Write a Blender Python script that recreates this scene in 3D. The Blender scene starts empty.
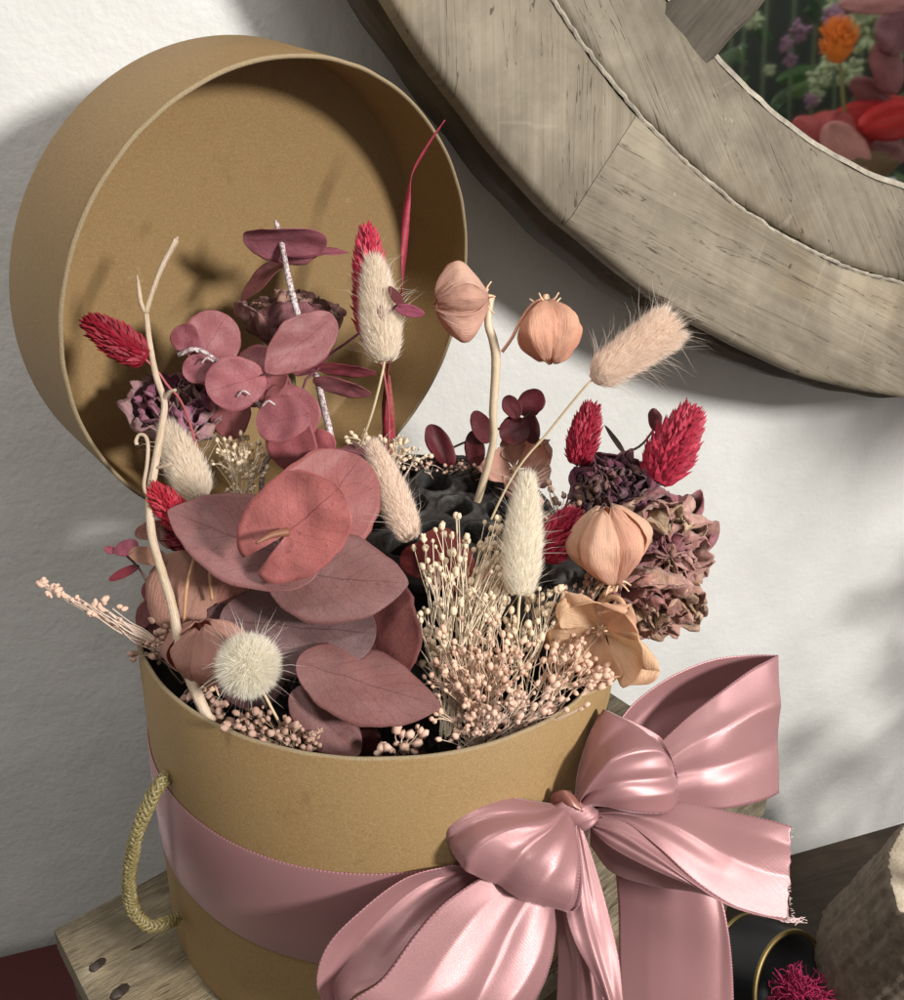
import bpy, math, random
import numpy as np
from mathutils import Vector, noise
random.seed(7); rng=np.random.default_rng(7)
S=bpy.context.scene; COL=S.collection
PI=math.pi
# ---------------------------------------------------------------- camera
D,CZ,PIT,YAW,ROL,F=0.3183,0.3515,0.4451,0.0858,0.0512,870.0
fw=np.array([math.sin(YAW)*math.cos(PIT),math.cos(YAW)*math.cos(PIT),-math.sin(PIT)])
r0=np.cross(fw,[0,0,1]);r0/=np.linalg.norm(r0);u0=np.cross(r0,fw)
RT=r0*math.cos(ROL)+u0*math.sin(ROL);UP=-r0*math.sin(ROL)+u0*math.cos(ROL)
CAM=np.array([0,-D,CZ])
cd=bpy.data.cameras.new('camera');cam=bpy.data.objects.new('camera',cd);COL.objects.link(cam)
cd.sensor_fit='HORIZONTAL';cd.sensor_width=36;cd.lens=F/904*36;cd.clip_start=.01;cd.clip_end=50
from mathutils import Matrix
cam.matrix_world=Matrix([[RT[0],UP[0],-fw[0],CAM[0]],[RT[1],UP[1],-fw[1],CAM[1]],[RT[2],UP[2],-fw[2],CAM[2]],[0,0,0,1]])
S.camera=cam
def P(px,py,d): return CAM+d*(fw+RT*(px-452)/F+UP*(500-py)/F)
def ray(px,py):
    v=fw+RT*(px-452)/F+UP*(500-py)/F; return v
def hit(px,py,o,n):
    v=ray(px,py);t=np.dot(o-CAM,n)/np.dot(v,n);return CAM+v*t
def nrm(v): v=np.asarray(v,float);return v/(np.linalg.norm(v)+1e-12)
# ---------------------------------------------------------------- objects
def tag(o,label=None,cat=None,group=None,kind=None):
    if label:o['label']=label
    if cat:o['category']=cat
    if group:o['group']=group
    if kind:o['kind']=kind
    return o
def thing(name,label,cat,loc,group=None):
    o=bpy.data.objects.new(name,None);COL.objects.link(o);o.location=tuple(loc);o.empty_display_size=.01
    o['_b']=list(map(float,loc));return tag(o,label,cat,group)
def mesh(name,V,Fc,mat,parent=None,uv=None,smooth=True,color=None,solid=0,kind=None,label=None,sub=0):
    """V in world metres; parents carry no rotation, so offsets are plain differences"""
    V=np.asarray(V,float);b=np.zeros(3)
    if parent is not None:b=np.array(list(parent['_b']))
    me=bpy.data.meshes.new(name);me.from_pydata((V-b).tolist(),[],[list(map(int,f)) for f in Fc])
    if uv is not None:
        l=me.uv_layers.new(name='UVMap');li=np.zeros(len(me.loops),int);me.loops.foreach_get('vertex_index',li)
        l.data.foreach_set('uv',np.asarray(uv,np.float32)[li].ravel())
    if smooth:me.polygons.foreach_set('use_smooth',[True]*len(me.polygons))
    me.materials.append(mat);me.update()
    o=bpy.data.objects.new(name,me);COL.objects.link(o);o['_b']=b.tolist()
    if parent is not None:o.parent=parent
    if color is not None:o.color=(*color,1)
    if solid:
        m=o.modifiers.new('thick','SOLIDIFY');m.thickness=solid;m.offset=0
    if sub:
        m=o.modifiers.new('sub','SUBSURF');m.levels=sub;m.render_levels=sub
    if kind:o['kind']=kind
    if label:o['label']=label
    return o
def spline(pts,n):
    p=np.asarray(pts,float);k=len(p)
    if k==2:
        t=np.linspace(0,1,n)[:,None];return p[0]*(1-t)+p[1]*t
    e=np.vstack([2*p[0]-p[1],p,2*p[-1]-p[-2]]);out=[]
    for t in np.linspace(0,k-1,n):
        i=min(int(t),k-2);f=t-i;a,b,c,d=e[i:i+4]
        out.append(.5*((2*b)+(-a+c)*f+(2*a-5*b+4*c-d)*f*f+(-a+3*b-3*c+d)*f**3))
    return np.array(out)
class MB:
    def __init__(s):s.V=[];s.F=[];s.U=[];s.n=0
    def add(s,V,Fc,U=None):
        V=np.asarray(V,float);s.V.append(V);s.F+= [tuple(i+s.n for i in f) for f in Fc]
        s.U.append(np.zeros((len(V),2)) if U is None else np.asarray(U,float));s.n+=len(V)
    def tube(s,pts,rad,seg=8,n=None,cap=True,rough=0):
        p=spline(pts,n) if n else np.asarray(pts,float);m=len(p)
        rad=np.interp(np.linspace(0,1,m),np.linspace(0,1,len(np.atleast_1d(rad))),np.atleast_1d(rad))
        tg=np.gradient(p,axis=0);a=nrm(np.cross(tg[0],[.3,.2,1]));V=[];U=[];L=0
        for i in range(m):
            t=nrm(tg[i]);a=nrm(a-t*np.dot(a,t));b=np.cross(t,a)
            if i:L+=np.linalg.norm(p[i]-p[i-1])
            for j in range(seg):
                th=2*PI*j/seg;rr=rad[i]*(1+(rough*random.uniform(-1,1) if rough else 0))
                V.append(p[i]+rr*(math.cos(th)*a+math.sin(th)*b));U.append((L,j/seg))
        Fc=[(i*seg+j,i*seg+(j+1)%seg,(i+1)*seg+(j+1)%seg,(i+1)*seg+j) for i in range(m-1) for j in range(seg)]
        if cap and seg>2:Fc+=[tuple(range(seg))[::-1],tuple((m-1)*seg+j for j in range(seg))]
        s.add(V,Fc,U)
    def ball(s,c,r,seg=6,ring=4,sq=1,ax=None,jit=0):
        c=np.asarray(c,float);V=[];z=nrm(ax if ax is not None else rng.normal(size=3));x=nrm(np.cross(z,[.21,.5,.83]));y=np.cross(z,x)
        V.append(c+z*r*sq)
        for i in range(1,ring):
            f=PI*i/ring
            for j in range(seg):
                t=2*PI*j/seg;V.append(c+r*(sq*math.cos(f)*z+math.sin(f)*(math.cos(t)*x+math.sin(t)*y)))
        V.append(c-z*r*sq);k=len(V)-1
        Fc=[(0,1+j,1+(j+1)%seg) for j in range(seg)]
        for i in range(ring-2):
            o=1+i*seg;Fc+=[(o+j,o+seg+j,o+seg+(j+1)%seg,o+(j+1)%seg) for j in range(seg)]
        o=1+(ring-2)*seg;Fc+=[(o+(j+1)%seg,o+j,k) for j in range(seg)]
        if jit:V=[c+(v-c)*random.uniform(1-jit,1+jit) for v in V]
        s.add(V,Fc)
    def grid(s,G,U):
        n,m=G.shape[:2];s.add(G.reshape(-1,3),[(i*m+j,(i+1)*m+j,(i+1)*m+j+1,i*m+j+1) for i in range(n-1) for j in range(m-1)],U.reshape(-1,2))
    def box(s,o,ex,ey,ez):
        o,ex,ey,ez=map(lambda q:np.asarray(q,float),(o,ex,ey,ez))
        V=[o+a*ex+b*ey+c*ez for c in(0,1) for b in(0,1) for a in(0,1)]
        lx,ly=np.linalg.norm(ex),np.linalg.norm(ey)
        s.add(V,[(0,2,3,1),(4,5,7,6),(0,1,5,4),(2,6,7,3),(0,4,6,2),(1,3,7,5)],[(a*lx,b*ly+c*.02) for c in(0,1) for b in(0,1) for a in(0,1)])
    def lathe(s,prof,o,ax,xa,seg=128,a0=0,a1=2*PI,fn=None):
        """prof list of (radius, along axis)"""
        o,ax,xa=np.asarray(o,float),nrm(ax),nrm(xa);ya=np.cross(ax,xa);full=abs(a1-a0-2*PI)<1e-6
        k=seg if full else seg+1;V=[];U=[];m=len(prof)
        for i in range(k):
            t=a0+(a1-a0)*i/seg
            for r,h in prof:
                if fn:r,h=fn(t,r,h)
                V.append(o+ax*h+r*(math.cos(t)*xa+math.sin(t)*ya));U.append((t*r if r else 0,r+h))
        Fc=[(i*m+j,((i+1)%k)*m+j,((i+1)%k)*m+j+1,i*m+j+1) for i in range(seg) for j in range(m-1)]
        s.add(V,Fc,U)
    def build(s,name,mat,parent=None,**k):
        return mesh(name,np.vstack(s.V),s.F,mat,parent,uv=np.vstack(s.U),**k)
# ---------------------------------------------------------------- materials
class NT:
    def __init__(s,name):
        s.m=bpy.data.materials.new(name);s.m.use_nodes=True;s.t=s.m.node_tree;s.n=s.t.nodes;s.L=s.t.links
        s.b=s.n['Principled BSDF']
    def add(s,k,**kw):
        n=s.n.new('ShaderNode'+k)
        for a,b in kw.items():
            if hasattr(n,a) and not a[0].isupper():setattr(n,a,b)
            else:s.set(n,a,b)
        return n
    def set(s,n,k,v):
        i=n.inputs[int(k[1:])] if k[0]=='_' else n.inputs[k.replace('_',' ')]
        if isinstance(v,bpy.types.NodeSocket):s.L.new(v,i)
        else:i.default_value=v if not isinstance(v,tuple) or len(v)!=3 or len(i.default_value)==3 else (*v,1)
    def co(s,kind='Object',scale=(1,1,1)):
        t=s.add('TexCoord');m=s.add('Mapping');s.L.new(t.outputs[kind],m.inputs[0]);m.inputs['Scale'].default_value=scale;return m.outputs[0]
    def noise(s,co,scale,detail=4,rough=.55,dist=0):
        n=s.add('TexNoise');s.L.new(co,n.inputs['Vector']);n.inputs['Scale'].default_value=scale;n.inputs['Detail'].default_value=detail;n.inputs['Roughness'].default_value=rough;n.inputs['Distortion'].default_value=dist;return n.outputs[0]
    def ramp(s,f,stops):
        r=s.add('ValToRGB');s.L.new(f,r.inputs[0]);e=r.color_ramp.elements
        while len(e)<len(stops):e.new(.5)
        for k,(p,c) in zip(e,stops):
            k.position=p;k.color=(*c,1) if isinstance(c,tuple) else (c,c,c,1)
        return r.outputs[0]
    def mix(s,f,a,b,mode='MIX'):
        m=s.add('MixRGB',blend_type=mode)
        for i,v in enumerate((f,a,b)):
            if isinstance(v,bpy.types.NodeSocket):s.L.new(v,m.inputs[i])
            else:m.inputs[i].default_value=v if i==0 else ((*v,1) if isinstance(v,tuple) else (v,v,v,1))
        return m.outputs[0]
    def math(s,op,a,b=0,c=0):
        m=s.add('Math',operation=op)
        for i,v in enumerate((a,b,c)):
            if isinstance(v,bpy.types.NodeSocket):s.L.new(v,m.inputs[i])
            else:m.inputs[i].default_value=v
        return m.outputs[0]
    def bump(s,h,dist,strength=1,prev=None):
        b=s.add('Bump');s.L.new(h,b.inputs['Height']);b.inputs['Distance'].default_value=dist;b.inputs['Strength'].default_value=strength
        if prev:s.L.new(prev,b.inputs['Normal'])
        return b.outputs[0]
    def out(s,col=None,rough=None,normal=None,**k):
        for key,v in(('Base Color',col),('Roughness',rough),('Normal',normal)):
            if v is not None:s.set(s.b,key.replace(' ','_'),v)
        for a,v in k.items():s.set(s.b,a,v)
        return s.m
def kraft():
    t=NT('kraft board');co=t.co();a=t.noise(co,1100,3,.7);b=t.noise(co,40,3);f=t.noise(t.co(scale=(1,1,4)),700,4,.8,1.5)
    c=t.ramp(a,[(.3,(.20,.125,.045)),(.5,(.26,.162,.068)),(.72,(.36,.245,.12))])
    c=t.mix(.5,c,t.ramp(f,[(.32,(.17,.10,.035)),(.5,(.26,.162,.068)),(.8,(.43,.32,.17))]))
    c=t.mix(t.ramp(b,[(.35,0.0),(.7,.35)]),c,(.27,.18,.08))
    s=t.noise(co,28,6,.75);c=t.mix(t.ramp(s,[(.66,0.),(.74,.4)]),c,(.50,.38,.22));k3=t.noise(co,55,7,.75);c=t.mix(t.ramp(k3,[(.30,.5),(.42,0.)]),c,(.17,.10,.04))
    return t.out(c,.62,t.bump(a,.00025,.5),Specular_IOR_Level=.35)
KRAFT=kraft()
def simple(name,col,rough=.6,sc=300,var=.25,bumpd=.0003,metal=0,objcol=False,spec=.4):
    t=NT(name);co=t.co();a=t.noise(co,sc,5,.6)
    base=col
    if objcol:base=t.add('ObjectInfo').outputs['Color']
    c=t.mix(t.ramp(a,[(.3,var),(.7,0.)]),base,t.mix(1.,base,(.45,.42,.45),'MULTIPLY'))
    return t.out(c,rough,t.bump(a,bumpd,.6),Metallic=metal,Specular_IOR_Level=spec)
RAW=simple('raw board edge',(.33,.255,.15),.85,1500,.5,.0006)
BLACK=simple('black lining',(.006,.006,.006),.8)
def leafmat(name,trans=.15,veins=1.0,rough=.5,netscale=0):
    t=NT(name);oc=t.add('ObjectInfo');base=oc.outputs['Color'];uv=t.add('TexCoord').outputs['UV']
    sx=t.add('SeparateXYZ');t.L.new(uv,sx.inputs[0]);u,v=sx.outputs[0],sx.outputs[1]
    co=t.co();a=t.noise(co,160,5,.65);b=t.noise(co,1400,3,.7);d=t.noise(co,45,2)
    nz=t.math('MULTIPLY',t.math('SUBTRACT',t.noise(uv,7,3),.5),.05)
    av=t.math('ABSOLUTE',t.math('ADD',t.math('SUBTRACT',v,.5),nz))
    mid=t.math('LESS_THAN',av,.008)
    w=t.math('SUBTRACT',u,t.math('MULTIPLY',av,.75));w=t.math('ADD',w,nz)
    fr=t.math('ABSOLUTE',t.math('SUBTRACT',t.math('FRACT',t.math('MULTIPLY',w,8.)),.5))
    side=t.math('MULTIPLY',t.math('LESS_THAN',fr,.035),t.math('LESS_THAN',av,.42))
    vein=t.math('MAXIMUM',t.math('MULTIPLY',mid,.75),t.math('MULTIPLY',side,.45*veins))
    c=t.mix(t.ramp(a,[(.3,.55 if not netscale else .18),(.65,0.)]),base,t.mix(1.,base,(.62,.6,.68),'MULTIPLY'))
    c=t.mix(t.ramp(d,[(.4,0.),(.7,.4)]),c,t.mix(1.,base,(1.25,1.0,.95),'MULTIPLY'))
    c=t.mix(t.ramp(b,[(.3,.5 if not netscale else .12),(.6,0.)]),c,t.mix(1.,base,(.55,.5,.5),'MULTIPLY'))
    if netscale:
        vo=t.add('TexVoronoi',feature='DISTANCE_TO_EDGE');t.L.new(t.co('UV',(1,.6,1)),vo.inputs['Vector']);vo.inputs['Scale'].default_value=netscale
        net=t.ramp(vo.outputs['Distance'],[(.0,0.),(.14,1.)]);c=t.mix(t.math('MULTIPLY',net,.5),c,t.mix(1.,base,(.90,.80,.75),'MULTIPLY'))
    else:
        vo=t.add('TexVoronoi',feature='DISTANCE_TO_EDGE');t.L.new(uv,vo.inputs['Vector']);vo.inputs['Scale'].default_value=24
        c=t.mix(t.ramp(vo.outputs['Distance'],[(.0,.22),(.06,0.)]),c,t.mix(1.,base,(.5,.42,.45),'MULTIPLY'))
    c=t.mix(vein,c,t.mix(1.,base,(.5,.4,.42) if not netscale else (1.25,1.2,1.1),'MULTIPLY'))
    n=t.bump(vein,.0003,-.8 if not netscale else .8);n=t.bump(a,.0008,.5,n);n=t.bump(b,.0002,.5,n)
    if netscale:n=t.bump(net,.0004,-.7,n);n=t.bump(t.noise(t.co('UV',(2,14,1)),2,4,.6),.0016,.6,n)
    else:
        sp=t.noise(co,330,3,.6);c=t.mix(t.ramp(sp,[(.66,0.),(.72,.55)]),c,t.mix(1.,base,(.4,.3,.3),'MULTIPLY'));c=t.mix(t.ramp(av,[(.40,0.),(.5,.35)]),c,t.mix(1.,base,(.7,.5,.5),'MULTIPLY'))
    t.out(c,rough,n,Specular_IOR_Level=.35)
    tr=t.add('BsdfTranslucent');t.L.new(c,tr.inputs[0]);ms=t.add('MixShader');ms.inputs[0].default_value=trans
    t.L.new(t.b.outputs[0],ms.inputs[1]);t.L.new(tr.outputs[0],ms.inputs[2]);t.L.new(ms.outputs[0],t.n['Material Output'].inputs[0])
    return t.m
LEAF=leafmat('eucalyptus leaf',.1);PETAL=leafmat('papery pod',.48,.6,.6,34)
def rosemat():
    t=NT('dried rose petal');base=t.add('ObjectInfo').outputs['Color'];uv=t.add('TexCoord').outputs['UV']
    sx=t.add('SeparateXYZ');t.L.new(uv,sx.inputs[0]);co=t.co();a=t.noise(co,220,6,.7,.6);b=t.noise(t.co('UV',(3,40,1)),1,4,.6)
    c=t.mix(t.ramp(a,[(.32,.55),(.6,0.)]),base,t.mix(1.,base,(.45,.36,.40),'MULTIPLY'))
    c=t.mix(t.ramp(t.noise(co,70,3),[(.5,0.),(.68,.75)]),c,(.30,.20,.10))
    c=t.mix(t.ramp(b,[(.45,0.),(.6,.35)]),c,t.mix(1.,base,(.5,.4,.45),'MULTIPLY'))
    c=t.mix(t.math('MULTIPLY',t.math('GREATER_THAN',sx.outputs[0],.96),.5),c,t.mix(1.,base,(.45,.3,.3),'MULTIPLY'))
    n=t.bump(a,.0012,.9);n=t.bump(b,.0007,.8,n)
    return t.out(c,.62,n,Specular_IOR_Level=.3,Sheen_Weight=.25)
ROSE=rosemat()
def furmat(name,col,tr=.55):
    t=NT(name);c=t.mix(t.ramp(t.noise(t.co(),400,2),[(.3,.25),(.7,0.)]),col,tuple(x*.75 for x in col))
    t.out(c,.7,None,Specular_IOR_Level=.2)
    x=t.add('BsdfTranslucent');t.L.new(c,x.inputs[0]);ms=t.add('MixShader');ms.inputs[0].default_value=tr
    t.L.new(t.b.outputs[0],ms.inputs[1]);t.L.new(x.outputs[0],ms.inputs[2]);t.L.new(ms.outputs[0],t.n['Material Output'].inputs[0])
    return t.m
FURS={'cream':furmat('cream fur',(.98,.93,.83)),'blush':furmat('blush fur',(.98,.86,.76)),'white':furmat('white fur',(.99,.96,.87)),'grey':furmat('greyish fur',(.97,.89,.78))}
REDB=simple('magenta red bract',(.55,.02,.05),.6,350,.85,.0002,objcol=True)
STRAW=simple('straw stem',(.62,.45,.24),.5,250,.3,.0003,objcol=True,spec=.5)
def twigmat():
    t=NT('bleached branch');c1=t.noise(t.co(),60,4);c2=t.noise(t.co('UV',(30,6,1)),4,5,.7)
    c=t.ramp(c2,[(.25,(.30,.19,.12)),(.45,(.56,.42,.30)),(.7,(.76,.64,.52))])
    c=t.mix(t.ramp(c1,[(.45,0.),(.7,.5)]),c,(.42,.30,.14))
    return t.out(c,.5,t.bump(c2,.0008,.7))
TWIG=twigmat()
def silverstem():
    t=NT('frosted eucalyptus stem');c=t.ramp(t.noise(t.co(),900,4,.8),[(.4,(.16,.07,.08)),(.52,(.55,.47,.47)),(.7,(.8,.76,.75))])
    return t.out(c,.6)
SILV=silverstem()
BUD=furmat('dried flower bud',(.74,.50,.34),.15)
BUDS={'cream':furmat('cream bud',(.88,.72,.53),.2),'peach':furmat('peach bud',(.84,.57,.43),.2),'dusk':furmat('dusky bud',(.50,.32,.25),.1),'pink':furmat('pink bud',(.82,.57,.45),.2)}
GSTEM={'cream':simple('cream fine stem',(.80,.67,.50),.6),'peach':simple('peach fine stem',(.72,.54,.40),.6),'dusk':simple('dusky fine stem',(.42,.29,.2),.6),'pink':simple('pale fine stem',(.66,.52,.42),.6)}
def satin():
    t=NT('pink satin');uv=t.add('TexCoord').outputs['UV'];sx=t.add('SeparateXYZ');t.L.new(uv,sx.inputs[0]);u,v=sx.outputs[0],sx.outputs[1]
    e=t.math('ABSOLUTE',t.math('SUBTRACT',v,.5));edge=t.math('GREATER_THAN',e,.488)
    st=t.math('GREATER_THAN',t.math('SINE',t.math('MULTIPLY',u,4200.)),0.)
    tw=t.math('SINE',t.math('ADD',t.math('MULTIPLY',u,9000.),t.math('MULTIPLY',v,480.)))
    sp=t.noise(t.co(),1800,2,.6)
    base=(.40,.205,.212)
    c=t.mix(t.math('MULTIPLY',edge,st),base,(.56,.30,.32))
    c=t.mix(t.math('MULTIPLY',edge,t.math('SUBTRACT',1.,st)),c,(.34,.12,.15))
    c=t.mix(t.ramp(sp,[(.35,.25),(.65,0.)]),c,(.31,.145,.152))
    c=t.mix(t.math('MULTIPLY',t.math('GREATER_THAN',tw,.1),.07),c,(.62,.38,.40));n=t.bump(tw,.00004,.3);n=t.bump(sp,.00006,.3,n)
    n=t.bump(t.math('MULTIPLY',edge,st),.0004,.8,n)
    r=t.ramp(sp,[(.3,.31),(.7,.41)])
    tg=t.add('Tangent',direction_type='UV_MAP')
    m=t.out(c,r,n,Metallic=.30,Anisotropic=.6,Specular_IOR_Level=.6,Sheen_Weight=.45,Sheen_Roughness=.3)
    t.set(t.b,'Sheen_Tint',(1.,.75,.8));t.L.new(tg.outputs[0],t.b.inputs['Tangent'])
    tr=t.add('BsdfTranslucent');t.set(tr,'Color',(.72,.36,.38));ms=t.add('MixShader');ms.inputs[0].default_value=.15
    t.L.new(t.b.outputs[0],ms.inputs[1]);t.L.new(tr.outputs[0],ms.inputs[2]);t.L.new(ms.outputs[0],t.n['Material Output'].inputs[0]);return m
SATIN=satin()
def wood(name,c0,c1,c2,wash=.3,su=10,sv=110,chips=.3,rough=.75,bd=.0012):
    t=NT(name);co=t.co('UV',(su,sv,1));w=t.noise(t.co('UV',(1,1,1)),14,3)
    g=t.noise(co,1,6,.62,.7);g2=t.noise(t.co('UV',(su*3,sv*5,1)),1,4,.7)
    c=t.ramp(g,[(.28,c0),(.5,c1),(.72,c2)])
    c=t.mix(.5,c,t.ramp(g2,[(.3,c0),(.7,c2)]))
    c=t.mix(t.ramp(w,[(.42,0.),(.68,wash)]),c,tuple(min(1,x*1.5) for x in c2))
    o=t.noise(t.co(),9,5,.7);c=t.mix(t.ramp(o,[(.4,.45),(.6,0.)]),c,tuple(x*.8 for x in c0))
    k=t.noise(t.co(),130,6,.8);c=t.mix(t.ramp(k,[(.66,0.),(.72,chips)]),c,(.07,.05,.035))
    k2=t.noise(t.co(),75,6,.8);c=t.mix(t.ramp(k2,[(.64,0.),(.72,wash)]),c,(.62,.57,.46))
    ck=t.noise(t.co('UV',(5,90,1)),1,4,.6,1.2);ckm=t.math('LESS_THAN',t.math('ABSOLUTE',t.math('SUBTRACT',ck,.56)),.0045);c=t.mix(t.math('MULTIPLY',ckm,.8),c,(.05,.035,.022))
    bl=t.noise(t.co(),22,5,.7,1.);c=t.mix(t.ramp(bl,[(.40,.4),(.58,0.)]),c,t.mix(1.,c,(.55,.53,.52),'MULTIPLY'))
    wm=t.noise(t.co(),12,3,.6);c=t.mix(t.ramp(wm,[(.55,0.),(.75,.5)]),c,t.mix(1.,c,(1.35,1.12,.80),'MULTIPLY'))
    v2=t.add('TexVoronoi');va=t.add('VectorMath',operation='ADD');t.L.new(t.co(),va.inputs[0]);nn_=t.add('TexNoise');t.L.new(t.co(),nn_.inputs['Vector']);nn_.inputs['Scale'].default_value=260;vs=t.add('VectorMath',operation='SCALE');t.L.new(nn_.outputs['Color'],vs.inputs[0]);vs.inputs['Scale'].default_value=.006;t.L.new(vs.outputs[0],va.inputs[1]);t.L.new(va.outputs[0],v2.inputs['Vector']);v2.inputs['Scale'].default_value=36;c=t.mix(t.ramp(v2.outputs['Distance'],[(.03,.8),(.06,0.)]),c,(.03,.022,.015))
    # round knots
    vo=t.add('TexVoronoi');t.L.new(t.co('Object',(1,1,1)),vo.inputs['Vector']);vo.inputs['Scale'].default_value=13
    c=t.mix(t.ramp(vo.outputs['Distance'],[(.05,.7),(.13,0.)]),c,(.10,.07,.04))
    # scratches crossing the grain
    sc=t.noise(t.co('UV',(60,7,1)),1,3,.5,2.0);c=t.mix(t.ramp(sc,[(.66,0.),(.70,.35*wash)]),c,(.45,.4,.32))
    n=t.bump(g,bd,.6);n=t.bump(g2,bd*.4,.6,n);n=t.bump(k,.0008,-.5,n)
    return t.out(c,rough,n,Specular_IOR_Level=.35)
WFRAME=wood('washed grey wood',(.12,.098,.068),(.215,.182,.132),(.31,.27,.203),.4,6,150,bd=.0006)
WFRAME2=wood('washed grey wood inner',(.11,.09,.064),(.195,.165,.12),(.29,.255,.192),.45,6,150,bd=.0006)
WDARK=wood('dark weathered wood',(.03,.024,.017),(.075,.06,.043),(.15,.125,.09),.15,8,90,.5)
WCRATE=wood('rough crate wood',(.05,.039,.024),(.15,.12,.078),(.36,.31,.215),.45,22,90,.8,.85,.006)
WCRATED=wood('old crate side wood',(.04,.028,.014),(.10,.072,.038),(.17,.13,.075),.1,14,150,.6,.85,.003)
WTABLE=wood('dark brown table wood',(.02,.013,.008),(.045,.03,.018),(.07,.048,.03),.0,6,50,.2,.6,.0008)
CHALK=simple('flaking white paint',(.46,.42,.33),.9,150,1.,.003)
def wallmat():
    t=NT('white painted wall');co=t.co();a=t.noise(co,14,5,.6);b=t.noise(co,260,4,.6)
    c=t.ramp(a,[(.3,(.60,.60,.575)),(.7,(.69,.69,.67))])
    s=t.noise(co,35,6,.8);c=t.mix(t.ramp(s,[(.74,0.),(.80,.3)]),c,(.45,.42,.38))
    n=t.bump(b,.0012,.35);n=t.bump(a,.01,.25,n);return t.out(c,.5,n,Specular_IOR_Level=.3)
WALL=wallmat()
GOLD=simple('gold rim',(.28,.21,.09),.5,400,.3,.0001,metal=1)
TIN=simple('black lacquer',(.012,.013,.016),.35,300,.2,.0001)
MOSS=simple('magenta moss',(.42,.02,.10),.7,400,.5)
IRON=simple('rusty nail',(.10,.08,.065),.6,900,.6,.0005,metal=.5)
GLASS=NT('mirror glass').out((.93,.95,.94),.045,Metallic=1.)
POD=simple('black lotus pod',(.040,.037,.034),.6,260,.6,.0016,spec=.5)
MAROON=simple('dark maroon card',(.06,.008,.006),.6)
# ---------------------------------------------------------------- setting
ZT=-.315;wy=lambda x:.165+.28*x
wd=nrm([1,.28,0]);wn=np.array([wd[1],-wd[0],0]) # wall direction and normal (towards the room)
mb=MB();w0=np.array([0,.165,0.]);G=np.array([[w0+wd*a+[0,0,z] for z in(-1.2,1.4)] for a in(-1.6,1.8)])
mb.grid(G,G[...,:2]);mb.build('wall',WALL,smooth=False,kind='structure')
mb=MB();o=w0+wd*-1.6+[0,0,ZT];mb.box(o+[0,0,-.03],wd*3.4,wn*1.7,[0,0,.03]);mb.build('table_surface',WTABLE,smooth=False,kind='structure')
# ---------------------------------------------------------------- crate
A0=np.array([-.1464,-.0373,0]);ce=nrm([.80,.60,0]);cw=np.array([.60,-.80,0]);cz=np.array([0,0,1.])
def plank(mb,o,ex,ey,ez,j=.0012,n=14,seed=0):
    """box with rough, uneven edges"""
    r=np.random.default_rng(seed);V=[];Fc=[];U=[]
    lx=np.linalg.norm(ex);ly=np.linalg.norm(ey)
    ring=[(0,.06),(.06,0),(.5,0),(.94,0),(1,.06),(1,.94),(.94,1),(.5,1),(.06,1),(0,.94)]
    k=len(ring)
    for i in range(n+1):
        a=i/n;dj=r.uniform(-j,j,2)
        for (b,c) in ring:
            edge=1 if b in(0,1) or c in(0,1) else 0
            V.append(o+ex*a+ey*(b+dj[0]/ly*(1 if b<.5 else -1)*edge*.6)+ez*(c)+cz*0+nrm(ez)*r.uniform(-j,j)*.35);U.append((a*lx,(b+c*.2)*ly))
    Fc=[(i*k+q,(i+1)*k+q,(i+1)*k+(q+1)%k,i*k+(q+1)%k) for i in range(n) for q in range(k)]+[tuple(range(k)),tuple(n*k+q for q in range(k))[::-1]]
    mb.add(V,Fc,U)
crate=thing('wooden_crate','rough old wooden crate with nailed top boards under the round box','crate',A0+ce*.167+cw*.079+[0,0,ZT])
for i,(a,b) in enumerate([(0,.098),(.101,.158)]):
    mb=MB();plank(mb,A0+cw*a+cz*-.014,ce*.335,cw*(b-a),cz*.014,seed=i);mb.build('top_board',WCRATE,crate,smooth=False)
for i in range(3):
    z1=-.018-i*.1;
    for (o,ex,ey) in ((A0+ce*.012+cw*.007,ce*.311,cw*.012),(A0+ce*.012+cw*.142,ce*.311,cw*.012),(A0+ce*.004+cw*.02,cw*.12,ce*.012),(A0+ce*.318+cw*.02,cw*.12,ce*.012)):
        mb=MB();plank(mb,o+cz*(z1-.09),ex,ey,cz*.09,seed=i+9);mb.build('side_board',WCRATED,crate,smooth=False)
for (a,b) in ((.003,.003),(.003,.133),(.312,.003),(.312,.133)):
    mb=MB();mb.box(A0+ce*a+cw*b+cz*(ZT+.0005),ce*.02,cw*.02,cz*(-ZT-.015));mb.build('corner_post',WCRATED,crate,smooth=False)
for (px,py) in((95,966.6),(117,993.8)):
    h=hit(px,py,np.zeros(3),cz);mb=MB();mb.lathe([(0,.0009),(.0016,.0008),(.0023,.0004),(.0023,-.001)],h,cz,ce,10,fn=lambda t,r,h:(r*(1+.15*math.sin(3*t+px)),h));nl=mb.build('nail',IRON,crate)
    mb=MB();mb.lathe([(0,.0003),(.0030,.0003),(.0036,.0001)],h+ce*.001,cz,ce,14,fn=lambda t,r,h:(r*(1+.3*math.sin(2*t+1)),h));mb.build('nail_stain',simple('dark wood stain',(.03,.02,.012),.8),nl)
# maroon box in the lower left
mbx=thing('storage_box','dark maroon box in shadow at the lower left behind wooden crate','box',tuple(w0+wd*-.28+wn*.06+[0,0,ZT]))
o=np.array([-.20,.1,ZT+.001])
o=w0+wd*-.42+wn*.012+[0,0,ZT+.001];mb=MB();mb.box(o,wd*.28,wn*.09,[0,0,.115]);mb.build('body',MAROON,mbx,smooth=False)
mb=MB();mb.box(o-wd*.002-wn*.002+[0,0,.116],wd*.284,wn*.094,[0,0,.018]);mb.build('lid',MAROON,mbx,smooth=False)
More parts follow.
